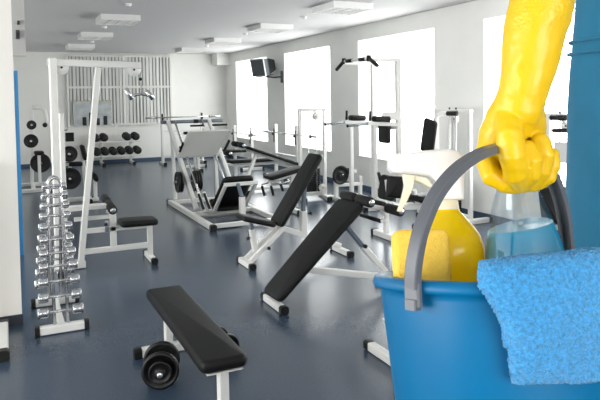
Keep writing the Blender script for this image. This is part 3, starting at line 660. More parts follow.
# ---- cable columns
def cable_column(name, label, P, ax, w, zt, stack=True, pul=.055):
    """P floor point of the first post, ax unit vector to the second post"""
    P = V(P); ax = V(ax).normalized(); nrm = V((-ax.y, ax.x, 0)); Q = P+ax*w
    t = thing(name, label, 'gym machine', (P+Q)/2)
    for q in (P, Q): B(t, 'post', q+V((0, 0, .07)), q+V((0, 0, zt)), .055, .055); foot(t, q-nrm*.35+V((0, 0, .036)), q+nrm*.35+V((0, 0, .036)), .07, .07)
    B(t, 'top_beam', P-ax*.03+V((0, 0, zt-.0)), Q+ax*.03+V((0, 0, zt-.0)), .06, .05); B(t, 'base_beam', P+V((0, 0, .09)), Q+V((0, 0, .09)), .06, .06)
    c = (P+Q)/2
    for s in (-.07, .07): G().cyl(c+ax*s+V((0, 0, .12)), c+ax*s+V((0, 0, zt-.025)), .009, 10).obj('guide_rod', 'chrome', t)
    if stack:
        for k in range(12):
            z = .13+k*.033; G().box(*sorted_box(V((c.x, c.y, z))-ax*.115-nrm*.05, V((c.x, c.y, z+.03))+ax*.115+nrm*.05)).obj('stack_plate', 'iron', t)
    for s in (-.5, .5): G().cyl(c+ax*s*.14+V((0, 0, zt+.025)), c+ax*s*.14+V((0, 0, zt+.05)), .012, 8).obj('top_bolt', 'rubber', t)
    pc = c+ax*.05-nrm*.08
    pulley(t, pc+V((0, 0, zt-.11)), nrm, pul*1.2); G().bar(c+ax*.05+V((0, 0, zt-.02)), pc+V((0, 0, zt-.1)), .04, .03).obj('pulley_bracket', 'white', t)
    pulley(t, pc+ax*.1+V((0, 0, .2)), nrm, pul*1.2); G().bar(c+ax*.15+V((0, 0, .1)), pc+ax*.1+V((0, 0, .18)), .04, .03).obj('pulley_bracket', 'white', t)
    G().tube([pc+ax*.06+V((0, 0, .2)), pc+ax*.06+V((0, 0, zt-.11))], .004, 6).obj('cable', 'steel', t)
    return t, c, nrm
A0 = F(301, 199.5); A1 = PY(324.5, 150, A0.y-.1); A1.z = 0
t, c, nrm = cable_column('cable_column', 'white cable column with black weight stack behind the upright backrest', A0, A1-A0, (A1-A0).length, 1.53)
tt, c, nrm = cable_column('cable_column', 'white cable column with black back pad between the two near windows', (5.62, 6.72, 0), (0, 1, 0), .72, 1.52, True)
q = lambda x, y, X=5.3: PX(x, y, X)
G().pad(q(426.5, 153), q(431, 119.5), .27, .06, up=(1, 0, 0)).obj('back_pad', 'vinyl', tt)
G().tube([q(434, 168, 5.38), q(434.5, 130, 5.38), q(436, 117, 5.4), q(441, 113.5, 5.45), q(449, 113, 5.55)], .03).obj('curved_arm', 'white', tt); G().cyl(q(447, 113.5, 5.52), q(457.5, 113.5, 5.57), .033, 12).obj('arm_sleeve', 'rubber', tt)
B(tt, 'pad_post', V((q(434, 168, 5.38).x, q(434, 168, 5.38).y, .08)), q(434, 150, 5.38), .06); B(tt, 'pad_base', V((5.62, q(434, 168, 5.38).y, .05)), V((5.2, q(434, 168, 5.38).y, .05)), .06)
tt, c, nrm = cable_column('cable_column', 'white cable column between the yellow glove and the teal clothing', (5.42, 4.72, 0), (0, 1, 0), .46, 1.50, True)
G().cyl(PX(551, 117.5, 5.30), PX(566, 117.8, 5.30), .03, 14).obj('arm_sleeve', 'rubber', tt); G().cyl(PX(553, 130.5, 5.30), PX(575, 130.5, 5.30), .022, 12).obj('handle_bar', 'rubber', tt)
B(tt, 'bar_mount', PX(566, 117.8, 5.33), PX(566, 117.8, 5.45), .04); B(tt, 'bar_mount', PX(570, 130.5, 5.30), PX(570, 130.5, 5.45), .04)
G().box(*sorted_box(PX(554, 162, 5.25), PX(575, 143, 5.33))).obj('stack_cover', 'boardgrey', tt)
G().pad(PX(543, 205, 5.12), PX(566, 205, 5.12), .4, .18, up=(1, 0, 0)).obj('seat_pad', 'vinyl', tt)
B(tt, 'seat_leg', PX(553, 222, 5.2), PX(564, 202, 5.2), .05); B(tt, 'seat_leg', PX(564, 202, 5.2), PX(568, 252, 5.2), .05); B(tt, 'seat_beam', PX(553, 226, 5.2), PX(572, 226, 5.2), .08)
pf = PX(566, 252, 5.3); B(tt, 'base_leg', V((5.3, pf.y, .04)), PX(566, 226, 5.3), .07); foot(tt, (5.0, pf.y, .036), (5.45, pf.y, .036), .07, .07)

# ---- pull-up and dip tower
t = thing('dip_tower', 'tall white pull-up and dip tower in front of the large window', 'gym machine', (5.3, 8.6, 0))
XP, XF = 5.5, 4.97; yB, yA = 8.245, 8.97; zt = 2.29
for y in (yA, yB):
    B(t, 'rear_post', (XP, y, .07), (XP, y, zt+.03), .08, .07); B(t, 'front_post', (XF+.1, y, .07), (XF+.1, y, 1.29), .06); foot(t, (XF-.1, y, .036), (XP+.3, y, .036), .07, .07)
    B(t, 'top_arm', (XP, y, zt), (XF, y, zt), .06); B(t, 'dip_arm', (XP, y, 1.30), (XF-.02, y, 1.335), .075, .06)
    G().pad((XF+.08, y, 1.40), (XF+.36, y, 1.39), .13, .09).obj('forearm_pad', 'vinyl', t)
    G().cyl((XF+.02, y, 1.37), (XF+.03, y, 1.52), .02, 12).obj('upright_grip', 'rubber', t)
    G().cyl((XF-.02, y, 1.33), (XF-.36, y, 1.31), .02, 12).obj('dip_handle', 'steel', t); G().cyl((XF-.36, y, 1.31), (XF-.375, y, 1.31), .026, 12).obj('handle_cap', 'rubber', t)
B(t, 'base_beam', (XP, yB, .04), (XP, yA, .04), .06); B(t, 'back_crossbar', (XP, yB, 1.25), (XP, yA, 1.25), .06)
G().cyl((XF, yB-.02, zt+.02), (XF, yA+.02, zt+.02), .022, 12).obj('pullup_bar', 'white', t)
for y0, y1 in ((yB+.07, yB+.25), (yA-.25, yA-.07)): G().cyl((XF, y0, zt+.02), (XF, y1, zt+.02), .031, 12).obj('bar_grip', 'rubber', t)
for y, s in ((yB, -1), (yA, 1)):
    G().cyl((XF, y+s*.02, zt-.02), (XF, y+s*.02, zt+.07), .035, 12).obj('bar_joint', 'rubber', t)
    G().tube([(XF, y+s*.03, zt+.02), (XF, y+s*.27, zt-.10)], .029, 12).obj('angled_grip', 'rubber', t)
G().pad((XP-.09, 8.5, 1.0), (XP-.09, 8.5, 1.42), .3, .07, up=(1, 0, 0)).obj('back_pad', 'vinyl', t); B(t, 'pad_bracket', (XP-.05, 8.5, 1.25), (XP, 8.5, 1.25), .06)
G().box((XP-.30, yB-.04, 1.37), (XP-.02, yB-.005, 1.50)).obj('side_plate', 'white', t)

# ---- calf machine near the wall, one plate on its peg
YM = 9.35
t = thing('calf_machine', 'low white machine with one black plate beside the cable column', 'gym machine', (5.35, YM, 0))
c = p(342.5, 174)
B(t, 'lever_arm', p(327, 173.5)+V((.10, -.0, 0)), p(339, 172), .06); B(t, 'front_leg', V((p(336, 190).x, YM, .07)), p(336, 173), .065)
foot(t, (p(336, 190).x, YM-.3, .036), (p(336, 190).x, YM+.3, .036), .07, .07); B(t, 'side_bar', p(337, 185.2), p(362, 183.5), .055); B(t, 'rear_leg', V((p(360, 184).x, YM, .07)), p(360, 176), .06); foot(t, (p(360, 184).x, YM-.3, .036), (p(360, 184).x, YM+.3, .036), .07, .07)
G().cyl(c+V((-.1, 0, 0)), c+V((-.08, -.16, 0)), .018, 12).obj('plate_peg', 'chrome', t); B(t, 'knee_bar', c+V((-.1, 0, 0)), p(356, 171), .05); G().cyl(p(349, 171)+V((0, -.1, 0)), p(349, 171)+V((0, .2, 0)), .05, 14).obj('knee_pad', 'foam', t)
w = G().plate(c+V((-.09, -.10, 0)), (-.12, 1, .05), .16, .036, .024).obj('weight_plate', 'iron', None, c); tag(w, 'single round black plate right of the cable column', 'weight plate')

# ---- leg extension machine behind the spray bottle
YM = 6.55
t = thing('leg_extension', 'white leg extension machine with black pads behind the spray trigger', 'gym machine', (4.4, YM, 0))
G().pad(p(385.5, 200, YM+.06), p(389.5, 175.5, YM+.06), .34, .05, up=(1, 0, 0)).obj('back_pad', 'vinyl', t)
G().pad(p(394, 198, YM-.2), p(395.5, 176, YM-.2), .2, .1, up=(.5, 1, 0)).obj('front_pad', 'vinyl', t)
B(t, 'pad_post', p(390, 206), p(387, 180), .05); B(t, 'seat_beam', p(384, 207.5), p(432, 206), .07); G().pad(p(412, 198), p(434, 197), .36, .08).obj('seat_pad', 'vinyl', t)
G().cyl(p(378.5, 172.5, YM+.25), p(382, 185.5, YM+.25), .022, 12).obj('hand_grip', 'rubber', t); B(t, 'grip_rod', p(382, 185.5, YM+.25), p(386, 206, YM+.25), .03); B(t, 'grip_mount', p(386, 206, YM+.25), p(386, 206, YM), .04)
for xp in (386, 428): B(t, 'leg', (p(xp, 207).x, YM, .07), p(xp, 207), .06); foot(t, (p(xp, 207).x, YM-.3, .036), (p(xp, 207).x, YM+.3, .036), .07, .07)
B(t, 'seat_strut', p(414, 190), p(420, 212), .05)

# ---- television on a wall arm
t = thing('television', 'dark television on a bracket high between the far windows', 'television', (5.7, 14.6, 2.4))
c = PX(262, 67, 5.62)
fwd = V((-.9, -.25, -.18)).normalized(); rt = fwd.cross(V((0, 0, 1))).normalized()*-1; up = fwd.cross(rt).normalized(); up = up if up.z > 0 else -up
scr = c + fwd*.12
g = G(); hw, hh = .25, .20
fr = [scr+rt*a+up*b-V((0, 0, 0)) for a, b in ((-hw, -hh), (hw, -hh), (hw, hh), (-hw, hh))]
bk = [q-fwd*.12 for q in fr]; b2 = [c-fwd*.30+rt*a*.55+up*b*.6 for a, b in ((-hw, -hh), (hw, -hh), (hw, hh), (-hw, hh))]
fs = [[0, 1, 2, 3]]
for i in range(4): j = (i+1) % 4; fs += [[i, i+4, j+4, j], [i+4, i+8, j+8, j+4]]
fs.append([11, 10, 9, 8]); g.add(fr+bk+b2, fs); g.obj('cabinet', 'tv', t)
g = G()
for a0, b0, a1, b1 in ((-hw, -hh, -hw, hh), (hw, -hh, hw, hh), (-hw, -hh, hw, -hh), (-hw, hh, hw, hh)): g.bar(scr+rt*a0+up*b0, scr+rt*a1+up*b1, .035, .03)
g.obj('bezel', 'steel', t)
G().add([scr+fwd*.004+rt*a*.86+up*(b*.84+.01) for a, b in ((-hw, -hh), (hw, -hh), (hw, hh), (-hw, hh))], [[0, 1, 2, 3]]).obj('screen', 'screen', t)
sh = c-up*(hh+.02)
B(t, 'shelf', sh-fwd*.2, sh+fwd*.1, .3, .02, m='tv'); wp = V((XR-.02, sh.y-.3, sh.z-.03))
G().tube([sh-fwd*.05-up*.02, V((5.85, sh.y-.2, sh.z-.04)), wp], .02, 10).obj('bracket_arm', 'tv', t); G().box(wp-V((.01, .04, .14)), wp+V((.02, .04, .14))).obj('wall_plate', 'tv', t)

# ------------------------------------------------------------------ bucket, bottles, cloth
PXM = lambda depth: depth/FPX
F0 = V((math.sin(YAW), math.cos(YAW), 0)); ZV = V((0, 0, 1))
DB = .72; TILT = math.radians(12)
CB = PD(493, 275, DB)
AX = ZV*math.cos(TILT) + F0*math.sin(TILT); EX = F0*math.cos(TILT) - ZV*math.sin(TILT)
def bk(lat, dep, h): return CB + R0*lat + EX*dep + AX*h
def bc(th, r, h): return CB + (R0*math.sin(th) - EX*math.cos(th))*r + AX*h
HB = .20
bucket = thing('bucket', 'bright blue plastic bucket with grey handle, carried in the foreground', 'bucket', bk(0, 0, -HB))
G().lathe([(.0, -HB+.004), (.103, -HB+.004), (.105, -HB+.012), (.1225, -.012), (.124, 0), (.1275, .0025), (.133, .001), (.1355, -.004), (.1355, -.008), (.134, -.0105), (.127, -.0115), (.1268, -.018), (.110, -HB+.006), (.106, -HB), (0, -HB)], CB, AX, 96).obj('bucket_body', 'bucket', bucket)
thA, thB = math.radians(-50), math.radians(124); RP = .1375
PA, PB = bc(thA, RP, -.006), bc(thB, RP, -.006)
nAB = (PB-PA).cross(ZV).normalized()
hp = [(412, 288), (413, 268), (416.5, 246), (422.5, 224), (435.5, 195), (455, 170.5), (476, 155.5), (496, 148), (516, 146), (536, 154), (550, 172), (557.5, 190), (562, 205), (565, 222), (567, 240), (568.5, 256), (569, 268)]
hp = [PLN(x, y, PA, nAB) for x, y in hp]
# smooth the path
fine = []
for i in range(len(hp)-1):
    p0, p1, p2, p3 = hp[max(i-1, 0)], hp[i], hp[i+1], hp[min(i+2, len(hp)-1)]
    for k in range(5):
        u = k/5; fine.append(.5*((2*p1)+(p2-p0)*u+(2*p0-5*p1+4*p2-p3)*u*u+(3*p1-p0-3*p2+p3)*u**3))
fine.append(hp[-1])
prof = [(.008, .0015), (.008, .003), (.0065, .004), (-.0065, .004), (-.008, .003), (-.008, .0015), (-.008, -.0045), (-.0055, -.0045), (-.0052, .0005), (.0052, .0005), (.0055, -.0045), (.008, -.0045)]
vs = []; n = len(prof)
for i, c in enumerate(fine):
    d = (fine[min(i+1, len(fine)-1)]-fine[max(i-1, 0)]).normalized(); o_ = nAB.cross(d).normalized()
    if o_.dot(c-(PA+PB)/2) < 0: o_ = -o_
    vs += [c+nAB*x+o_*y for x, y in prof]
fs = [[i*n+k, i*n+(k+1) % n, (i+1)*n+(k+1) % n, (i+1)*n+k] for i in range(len(fine)-1) for k in range(n)]
hd = G().add(vs, fs+[list(range(n-1, -1, -1)), [(len(fine)-1)*n+k for k in range(n)]]).obj('carry_handle', 'handle', bucket)
for q in (PA, PB):
    out = (q-CB); out -= AX*out.dot(AX); out.normalize()
    G().bar(q+out*.0015+AX*.006, q+out*.0015-AX*.017, .019, .008, up=out, c=.25).bar(q+out*.003+AX*.002-AX*.012, q+out*.003-AX*.020, .014, .010, up=out).obj('pivot_lug', 'handle', hd)

# sponge
sp = G().pad(bk(-.084, -.024, -.085), bk(-.085, -.018, .052), .060, .034, up=EX, r=.14, seg=2).obj('sponge', 'sponge', None, bk(-.084, -.024, -.085))
tag(sp, 'yellow rectangular sponge standing in the bucket behind the handle', 'sponge')

# yellow spray bottle
def lathe_px(rows, xc, base, depth0, lean, mname, name, parent, n=40, extra=None):
    """rows (pixel y, radius in pixels) turned about a leaning axis"""
    pr = []
    for y, r in rows:
        P = PLN(xc, y, base, lean['n']); t = (P-base).dot(lean['a']); dep = (P-CAM).dot(FW); pr.append((r*dep/FPX, t))
    if extra: pr = extra + pr
    return G().lathe(pr, base, lean['a'], n).obj(name, mname, parent)
yb = bk(-.040, .042, -HB+.005)
nY = V((F0.x, F0.y, 0)) - AX*F0.dot(AX); nY = EX
LY = {'a': AX, 'n': EX}
xcy = 300+FPX*((bk(-.040, .042, 0)-CAM).dot(RT))/((bk(-.040, .042, 0)-CAM).dot(FW))
t = thing('spray_bottle', 'yellow-filled spray bottle with white trigger head in the bucket', 'spray bottle', yb)
rb = .0395
lathe_px([(262, 35), (250, 35.2), (243, 34.2), (236, 32), (229, 28), (222, 22.5), (216, 17.5), (212, 14), (208, 12.5)], xcy, yb, 0, LY, 'liquid_yellow', 'bottle_body', t, extra=[(0, 0), (rb*.92, 0), (rb, .005), (rb, .10)])
lathe_px([(214.5, 12.6), (214, 13.6), (201, 12.4), (200, 11), (199.5, 0)], xcy, yb, 0, LY, 'spray_cream', 'collar', t)
def slab(pts, base, nrm, th, bev=.003):
    """bevelled slab from an outline in the plane through base"""
    P = [PLN(x, y, base, nrm) for x, y in pts]; bm = bmesh.new()
    f0 = bm.faces.new([bm.verts.new(q-nrm*th/2) for q in P]); r = bmesh.ops.extrude_face_region(bm, geom=[f0])
    bmesh.ops.translate(bm, vec=nrm*th, verts=[v for v in r['geom'] if isinstance(v, bmesh.types.BMVert)])
    bmesh.ops.recalc_face_normals(bm, faces=bm.faces)
    bmesh.ops.bevel(bm, geom=[e for e in bm.edges if len({f for f in e.link_faces if len(f.verts) == len(pts)}) == 1], offset=bev, segments=3, affect='EDGES', profile=.5)
    bm.verts.index_update(); g = G().add([v.co.copy() for v in bm.verts], [[v.index for v in f.verts] for f in bm.faces]); bm.free(); return g
hx = xcy-449
mid = bk(-.040, .042, .1)
O = lambda pts: [(x+hx, y) for x, y in pts]
slab(O([(396, 155.5), (420, 151.5), (446, 149.5), (455, 151), (462, 156), (464, 165), (462.5, 182), (462, 200), (436, 200), (436.5, 190), (434, 181), (428, 176.5), (412, 174.5), (397, 173.5)]), mid, EX, .024, .005).obj('trigger_housing', 'spray_white', t)
slab(O([(387.5, 160), (390, 155.5), (399, 154), (400, 174), (391, 173), (387.5, 169)]), mid, EX, .022, .002).obj('nozzle', 'spray_white', t)
slab(O([(402, 174), (414, 175.5), (412, 188), (407, 200), (400, 212), (397, 211), (401, 198), (404, 186)]), mid, EX, .013, .002).obj('trigger', 'spray_cream', t)
slab(O([(414, 175.5), (426, 178), (432, 186), (429, 188), (422, 184), (413, 180)]), mid, EX, .011, .002).obj('trigger_guard', 'spray_cream', t)

# clear bottle with blue liquid, leaning back
ln = math.radians(21)
AB = ZV*math.cos(ln) + F0*math.sin(ln); EB = F0*math.cos(ln) - ZV*math.sin(ln)
bb = bk(.040, -.026, -HB+.012); LB = {'a': AB, 'n': EB}
pm = bb+AB*.17; xcb = 300+FPX*((pm-CAM).dot(RT))/((pm-CAM).dot(FW))
t = thing('spray_bottle', 'clear tapered bottle half full of blue liquid, under the gloved fist', 'spray bottle', bb)
rows_b = [(275, 41), (262, 40), (250, 38.2), (240, 36.2), (228, 33), (217, 29.5), (203, 25), (190, 20.5), (180, 16), (174, 12), (170, 10.5)]
lathe_px(rows_b, xcb, bb, 0, LB, 'clear_plastic', 'bottle_shell', t, extra=[(0, 0), (.042, 0), (.046, .005), (.0475, .03)])
# liquid with a tilted surface
nn = 40; prl = []
for y, r in [(262, 39), (250, 37.2), (240, 35.2), (228, 32)]:
    P = PLN(xcb, y, bb, EB); prl.append((r*((P-CAM).dot(FW))/FPX, (P-bb).dot(AB)))
prl = [(0, .003), (.041, .003), (.0445, .01), (.046, .03)] + prl
g = G().lathe(prl, bb, AB, nn); top = len(g.v)-nn
ptop = PLN(xcb, 225, bb, EB); h0 = (ptop-bb).dot(AB)
shell = []
for y, r in rows_b:
    P = PLN(xcb, y, bb, EB); shell.append(((P-bb).dot(AB), r*((P-CAM).dot(FW))/FPX-.0013))
def shell_r(h):
    for (h1, r1), (h2, r2) in zip(shell, shell[1:]):
        if h <= h2: return r1+(r2-r1)*max(0, (h-h1)/(h2-h1))
    return shell[-1][1]
for k in range(nn):
    rel = g.v[top+k]-bb; lat = rel.dot(R0); rr = (rel-AB*rel.dot(AB)).normalized()
    h = h0+lat*.20+(rel.dot(EB))*.28; g.v[top+k] = bb+AB*h+rr*shell_r(h)
cc = len(g.v); g.v.append(sum((g.v[top+k] for k in range(nn)), V((0, 0, 0)))/nn)
for k in range(nn): g.f.append([top+k, top+(k+1) % nn, cc]); g.sm.append(False)
m = bpy.data.materials.new('blue_water'); m.use_nodes = True; MAT['blue_water'] = m; nt = m.node_tree
b_ = nt.nodes['Principled BSDF']; b_.inputs['Base Color'].default_value = (.03, .46, .74, 1); b_.inputs['Roughness'].default_value = .12
tr = nt.nodes.new('ShaderNodeBsdfTransparent'); tr.inputs[0].default_value = (.42, .82, .93, 1)
mx = nt.nodes.new('ShaderNodeMixShader'); mx.inputs[0].default_value = .75
nt.links.new(tr.outputs[0], mx.inputs[1]); nt.links.new(b_.outputs[0], mx.inputs[2]); nt.links.new(mx.outputs[0], nt.nodes['Material Output'].inputs[0])
g.obj('blue_liquid', 'blue_water', t)
dt = G().tube([bb+AB*.02-EB*.01, bb+AB*.2-EB*.005, bb+AB*.25], .0025, 8).obj('dip_tube', 'spray_white', t)
pbt = PLN(538, 253, bb-EB*.036, EB)
G().ell(pbt, .005, .005, .005).obj('air_bubble', 'clear_plastic', t)
pn = PLN(xcb, 171, bb, EB); hn = (pn-bb).dot(AB)
G().lathe([(.0, 0), (.0125, 0), (.0135, .002), (.0135, .018), (.012, .02), (0, .02)], bb+AB*hn, AB, 24).obj('collar', 'spray_white', t)
hb = bb+AB*(hn+.02)
G().pad(hb-R0*.018+AB*.012, hb+R0*.016+AB*.012, .018, .024, up=AB).obj('spray_head', 'spray_white', t)

# towel over the rim
def terry_grid(fn, nu, nv, amp):
    P = [[fn(i/nu, j/nv) for i in range(nu+1)] for j in range(nv+1)]; out = []
    for j in range(nv+1):
        for i in range(nu+1):
            du = P[j][min(i+1, nu)]-P[j][max(i-1, 0)]; dv = P[min(j+1, nv)][i]-P[max(j-1, 0)][i]
            nrm = du.cross(dv).normalized(); out.append((P[j][i], nrm))
    return out
def lerp_path(path, v):
    L = [0]
    for a, b in zip(path, path[1:]): L.append(L[-1]+math.hypot(b[0]-a[0], b[1]-a[1]))
    s = v*L[-1]
    for i in range(len(path)-1):
        if s <= L[i+1]+1e-9:
            k = (s-L[i])/(L[i+1]-L[i]); return (path[i][0]+(path[i+1][0]-path[i][0])*k, path[i][1]+(path[i+1][1]-path[i][1])*k)
    return path[-1]
def smooth_path(path, it=3):
    for _ in range(it):
        q = [path[0]]
        for a, b in zip(path, path[1:]): q += [(a[0]*.75+b[0]*.25, a[1]*.75+b[1]*.25), (a[0]*.25+b[0]*.75, a[1]*.25+b[1]*.75)]
        q.append(path[-1]); path = q
    return path
towel_path = smooth_path([(.1145, -.045), (.1150, -.01), (.1155, .014), (.130, .020), (.1445, .016), (.148, -.004), (.146, -.025), (.1435, -.044), (.140, -.055), (.135, -.059), (.131, -.054)])
inner_path = smooth_path([(.1385, -.03), (.1385, -.052), (.1385, -.070), (.1370, -.082), (.1330, -.086), (.1290, -.080), (.1275, -.066)])
def towel_fn(path, off, left0, left1, right):
    def fn(u, v):
        r, h = lerp_path(path, v)
        drop = min(1, max(0, -h/.060)) if v > .3 else 0
        th0 = math.radians(left0+(left1-left0)*drop**.8) + .012*math.sin(h*60)*drop
        th = th0+(math.radians(right)-th0)*u
        lift = (.010*min(1, u*2.2) if h > -.02 else 0)*min(1, max(0, (h+.02)/.03))
        fold = .004*noise.noise(V((u*2.5, v*2.2, 3+off)))+.003*math.sin(u*9+v*2+off)*drop
        round_ = -.006*max(0, 1-u*22)**2
        return bc(th, r+fold+round_+off*.0, h+lift+.002*noise.noise(V((u*4, 7, v*3)))-.008*u*drop*0)
    return fn
def build_layer(g, fn, nu, nv, th):
    pts = terry_grid(fn, nu, nv, 0); k0 = nu+1
    jit = lambda: random.uniform(-.0008, .0018)
    top = [p+(n if n.dot(p-CB) > 0 else n)*0 for p, n in pts]
    o1 = []; o2 = []
    for p, n in pts:
        if n.dot(AX*.3+(p-CB)) < 0 and False: n = -n
        o1.append(p+n*(th/2+jit())); o2.append(p-n*(th/2+jit()))
    fs = []; N = len(pts)
    for j in range(nv):
        for i in range(nu):
            a = j*k0+i; fs.append([a, a+1, a+1+k0, a+k0]); fs.append([N+a, N+a+k0, N+a+1+k0, N+a+1])
    for i in range(nu): fs.append([i, N+i, N+i+1, i+1]); a = nv*k0+i; fs.append([a, a+1, N+a+1, N+a])
    for j in range(nv): a = j*k0; fs.append([a, a+k0, N+a+k0, N+a]); a += nu; fs.append([a, N+a, N+a+k0, a+k0])
    g.add(o1+o2, fs, True)
random.seed(11)
g = G(); build_layer(g, towel_fn(towel_path, 0, -21, -9, 70), 190, 230, .006); build_layer(g, towel_fn(inner_path, 1, -13.5, -12, 70), 180, 120, .005)
tw = g.obj('towel', 'towel', None, bc(.6, .145, -.1)); tag(tw, 'light blue terry towel folded over the bucket rim', 'towel')

# ------------------------------------------------------------------ the person carrying the bucket
ZF = .80
edge = PD(571, 150, .95); CP = V((edge.x, edge.y, 0)) + R0*.20; CP.z = ZF
def pb(lat, dep, z): return V((CP.x, CP.y, ZF+z)) + R0*lat + F0*dep
S = lambda x, y, d=0: PD(x, y, DB-d)
mm = DB/FPX
def remesh(o, vox, it=6):
    r = o.modifiers.new('join', 'REMESH'); r.mode = 'VOXEL'; r.voxel_size = vox; r.use_smooth_shade = True
    s = o.modifiers.new('soften', 'SMOOTH'); s.factor = .5; s.iterations = it
    return o
elbow = S(555, -110, -.02); wrist = S(516, 108, -.002)
g = G()
g.blob([(pb(0, 0, 1.42), .055), (pb(0, -.01, 1.5), .055)]); g.ell(pb(0, -.02, 1.565), .074, .092, .112)          # neck, head
g.ell(pb(0, -.118, 1.545), .014, .02, .024)                                                                      # nose
for s in (-1, 1): g.ell(pb(s*.076, -.01, 1.55), .012, .02, .03); g.ell(pb(s*.03, -.10, 1.575), .016, .012, .011)
g.ell(pb(0, -.104, 1.505), .026, .012, .009)
g.blob([(pb(0, 0, 1.33), .085), (pb(0, 0, 1.15), .085), (pb(0, 0, .95), .09)]); g.blob([(pb(-.14, 0, 1.34), .05), (pb(.14, 0, 1.34), .05)])
for s in (-1, 1): g.blob([(pb(s*.075, 0, .88), .065), (pb(s*.08, -.01, .5), .05), (pb(s*.085, .02, .1), .035), (pb(s*.085, .0, .06), .035)])
g.blob([(pb(-.17, 0, 1.36), .05), ((pb(-.19, -.03, 1.3)+elbow)/2, .042), (elbow, .034), (S(542, -15), .028), (wrist, .018)])
g.blob([(pb(.17, 0, 1.36), .05), (pb(.23, .01, 1.1), .04), (pb(.24, -.03, .86), .028), (pb(.24, -.05, .78), .03), (pb(.24, -.05, .70), .016)])
person = remesh(g.obj('person', 'skin', None, (CP.x, CP.y, ZF)), .008)
tag(person, 'person in teal work clothes and a yellow rubber glove carrying the bucket', 'person')
# tunic
rows_t = [(.605, .205, .135), (.62, .213, .14), (.66, .209, .138), (.72, .203, .135), (.82, .200, .13), (.90, .199, .128), (.98, .196, .125), (1.04, .192, .122), (1.09, .186, .118), (1.2, .185, .12), (1.3, .195, .125), (1.37, .20, .11), (1.42, .13, .08), (1.44, .07, .065)]
g = G(); nn = 72; vs = []
zr = []
for (z0, a0, b0), (z1, a1, b1) in zip(rows_t, rows_t[1:]):
    k = max(1, int((z1-z0)/.012))
    for i in range(k): u = i/k; zr.append((z0+(z1-z0)*u, a0+(a1-a0)*u, b0+(b1-b0)*u))
zr.append(rows_t[-1])
for z, a, b in zr:
    for k in range(nn):
        an = 2*math.pi*k/nn; c_, s_ = math.cos(an), math.sin(an)
        w_ = .0035*noise.noise(V((c_*3+z*1.5, s_*3, z*6)))+.0025*noise.noise(V((c_*8, s_*8, z*14)))
        vs.append(pb((a+w_)*c_, (b+w_)*s_, z))
g.add(vs, [[i*nn+k, i*nn+(k+1) % nn, (i+1)*nn+(k+1) % nn, (i+1)*nn+k] for i in range(len(zr)-1) for k in range(nn)], True)
g.blob([(pb(.18, 0, 1.36), .062), (pb(.215, .01, 1.18), .055)])
tn = g.obj('tunic', 'teal', person)
G().blob([(pb(-.17, 0, 1.365), .064), ((pb(-.19, -.03, 1.3)*.6+elbow*.4), .058)]).obj('sleeve', 'teal', tn)
g = G()
for z, dr in ((1.012, .005), (1.030, .004)):
    pts = [pb((.1945-(z-.98)*.06+dr)*math.cos(2*math.pi*k/60), (.124+dr)*math.sin(2*math.pi*k/60), z+.004*math.cos(2*math.pi*k/60)) for k in range(61)]
    g.tube(pts, .0022, 6)
g.obj('waist_seam', 'teal', tn)
g = G()
for s in (-1, 1): g.blob([(pb(s*.06, 0, .86), .085), (pb(s*.068, 0, .66), .072), (pb(s*.08, 0, .4), .064), (pb(s*.085, .01, .09), .06)])
remesh(g.obj('trousers', 'teal', person), .01, 4)
for s in (-1, 1):
    G().pad(pb(s*.09, .09, .0325), pb(s*.09, -.17, .0325), .095, .065).obj('shoe', 'shoe', person)
g = G(); g.ell(pb(0, .012, 1.60), .084, .095, .09); g.blob([(pb(0, .085, 1.58), .06), (pb(0, .09, 1.48), .04)]); g.obj('hair', 'hair', person)
for s in (-1, 1): G().ell(pb(s*.03, -.112, 1.575), .010, .005, .007, n=12, m=8).obj('eye', 'shape_dark', person)
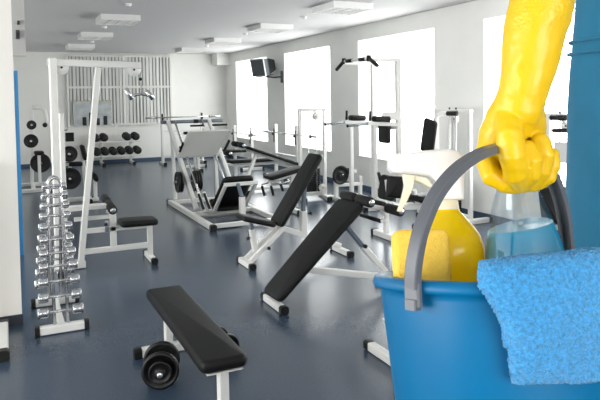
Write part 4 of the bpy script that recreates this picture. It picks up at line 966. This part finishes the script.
# glove: forearm, hand and five fingers closed on the handle
def ch(*rows): return [(S(x, y, d), r*mm) for x, y, d, r in rows]
g = G()
g.blob(ch((550, -70, 0, 35), (546, -30, 0, 32.5), (541, 5, 0, 31), (535, 30, 0, 30), (531, 52, 0, 28.5), (527, 75, 0, 25.5), (523, 92, 0, 24.2), (518, 108, -.004, 24.5)), 28)
g.blob(ch((519, 106, -.004, 24), (509, 122, -.014, 25), (500, 138, -.024, 22.5), (497, 152, -.026, 18)), 24)
g.blob(ch((524, 112, -.008, 20), (530, 134, -.034, 17), (529, 160, -.038, 16)), 20)
g.blob(ch((508, 118, .002, 13.5), (509.5, 136, .020, 13.8), (512, 156, .025, 13.4), (516, 174, .017, 12), (519.5, 184, .004, 9.5)), 20)    # thumb
g.blob(ch((487, 150, -.026, 11), (487, 164, -.014, 10.5), (492, 176, -.004, 10.5), (505, 184.5, .0, 9), (516, 186, -.002, 8)), 18)   # index
g.blob(ch((528, 149, .012, 9), (532, 160, .017, 9.8), (531, 174, .012, 9.8), (523, 185, .0, 8.4), (505, 182, -.022, 9.5), (494, 168, -.03, 10)), 18)
g.blob(ch((540, 142, .000, 9.4), (545, 155, .004, 9.6), (542.5, 171, .0, 9.4), (533, 184.5, -.010, 8.2), (514, 184, -.028, 9.5), (505, 170, -.036, 11)), 18)
g.blob(ch((552, 154, -.014, 7.4), (553.5, 165, -.014, 7.6), (549, 177, -.016, 7.6), (537, 184, -.022, 7.6), (520, 182, -.034, 9)), 18)
gl = remesh(g.obj('rubber_glove', 'glove', person, label='yellow rubber glove closed around the grey bucket handle'), .0014, 4)
tx = bpy.data.textures.new('rubber_folds', 'CLOUDS'); tx.noise_scale = .022; tx.noise_depth = 1
dm = gl.modifiers.new('folds', 'DISPLACE'); dm.texture = tx; dm.texture_coords = 'LOCAL'; dm.strength = .003; dm.mid_level = .5
zc_ = S(535, 30).z-ZF
for nd in MAT['glove'].node_tree.nodes:
    if nd.type == 'MAP_RANGE': nd.inputs[1].default_value = zc_-.008; nd.inputs[2].default_value = zc_+.008
# what the person stands on
t = thing('plyo_box', 'plain plywood jump box under the person, below the picture', 'box', (CP.x, CP.y, 0))
cx, cy = CP.x, CP.y; h = .30
G().box((cx-h, cy-h, ZF-.02), (cx+h, cy+h, ZF)).obj('top_panel', 'plywood', t)
for s in (-1, 1):
    G().box((cx-h, cy+s*(h-.01)-.01, 0), (cx+h, cy+s*(h-.01)+.01, ZF-.02)).obj('side_panel', 'plywood', t)
    G().box((cx+s*(h-.01)-.01, cy-h+.02, 0), (cx+s*(h-.01)+.01, cy+h-.02, ZF-.02)).obj('side_panel', 'plywood', t)
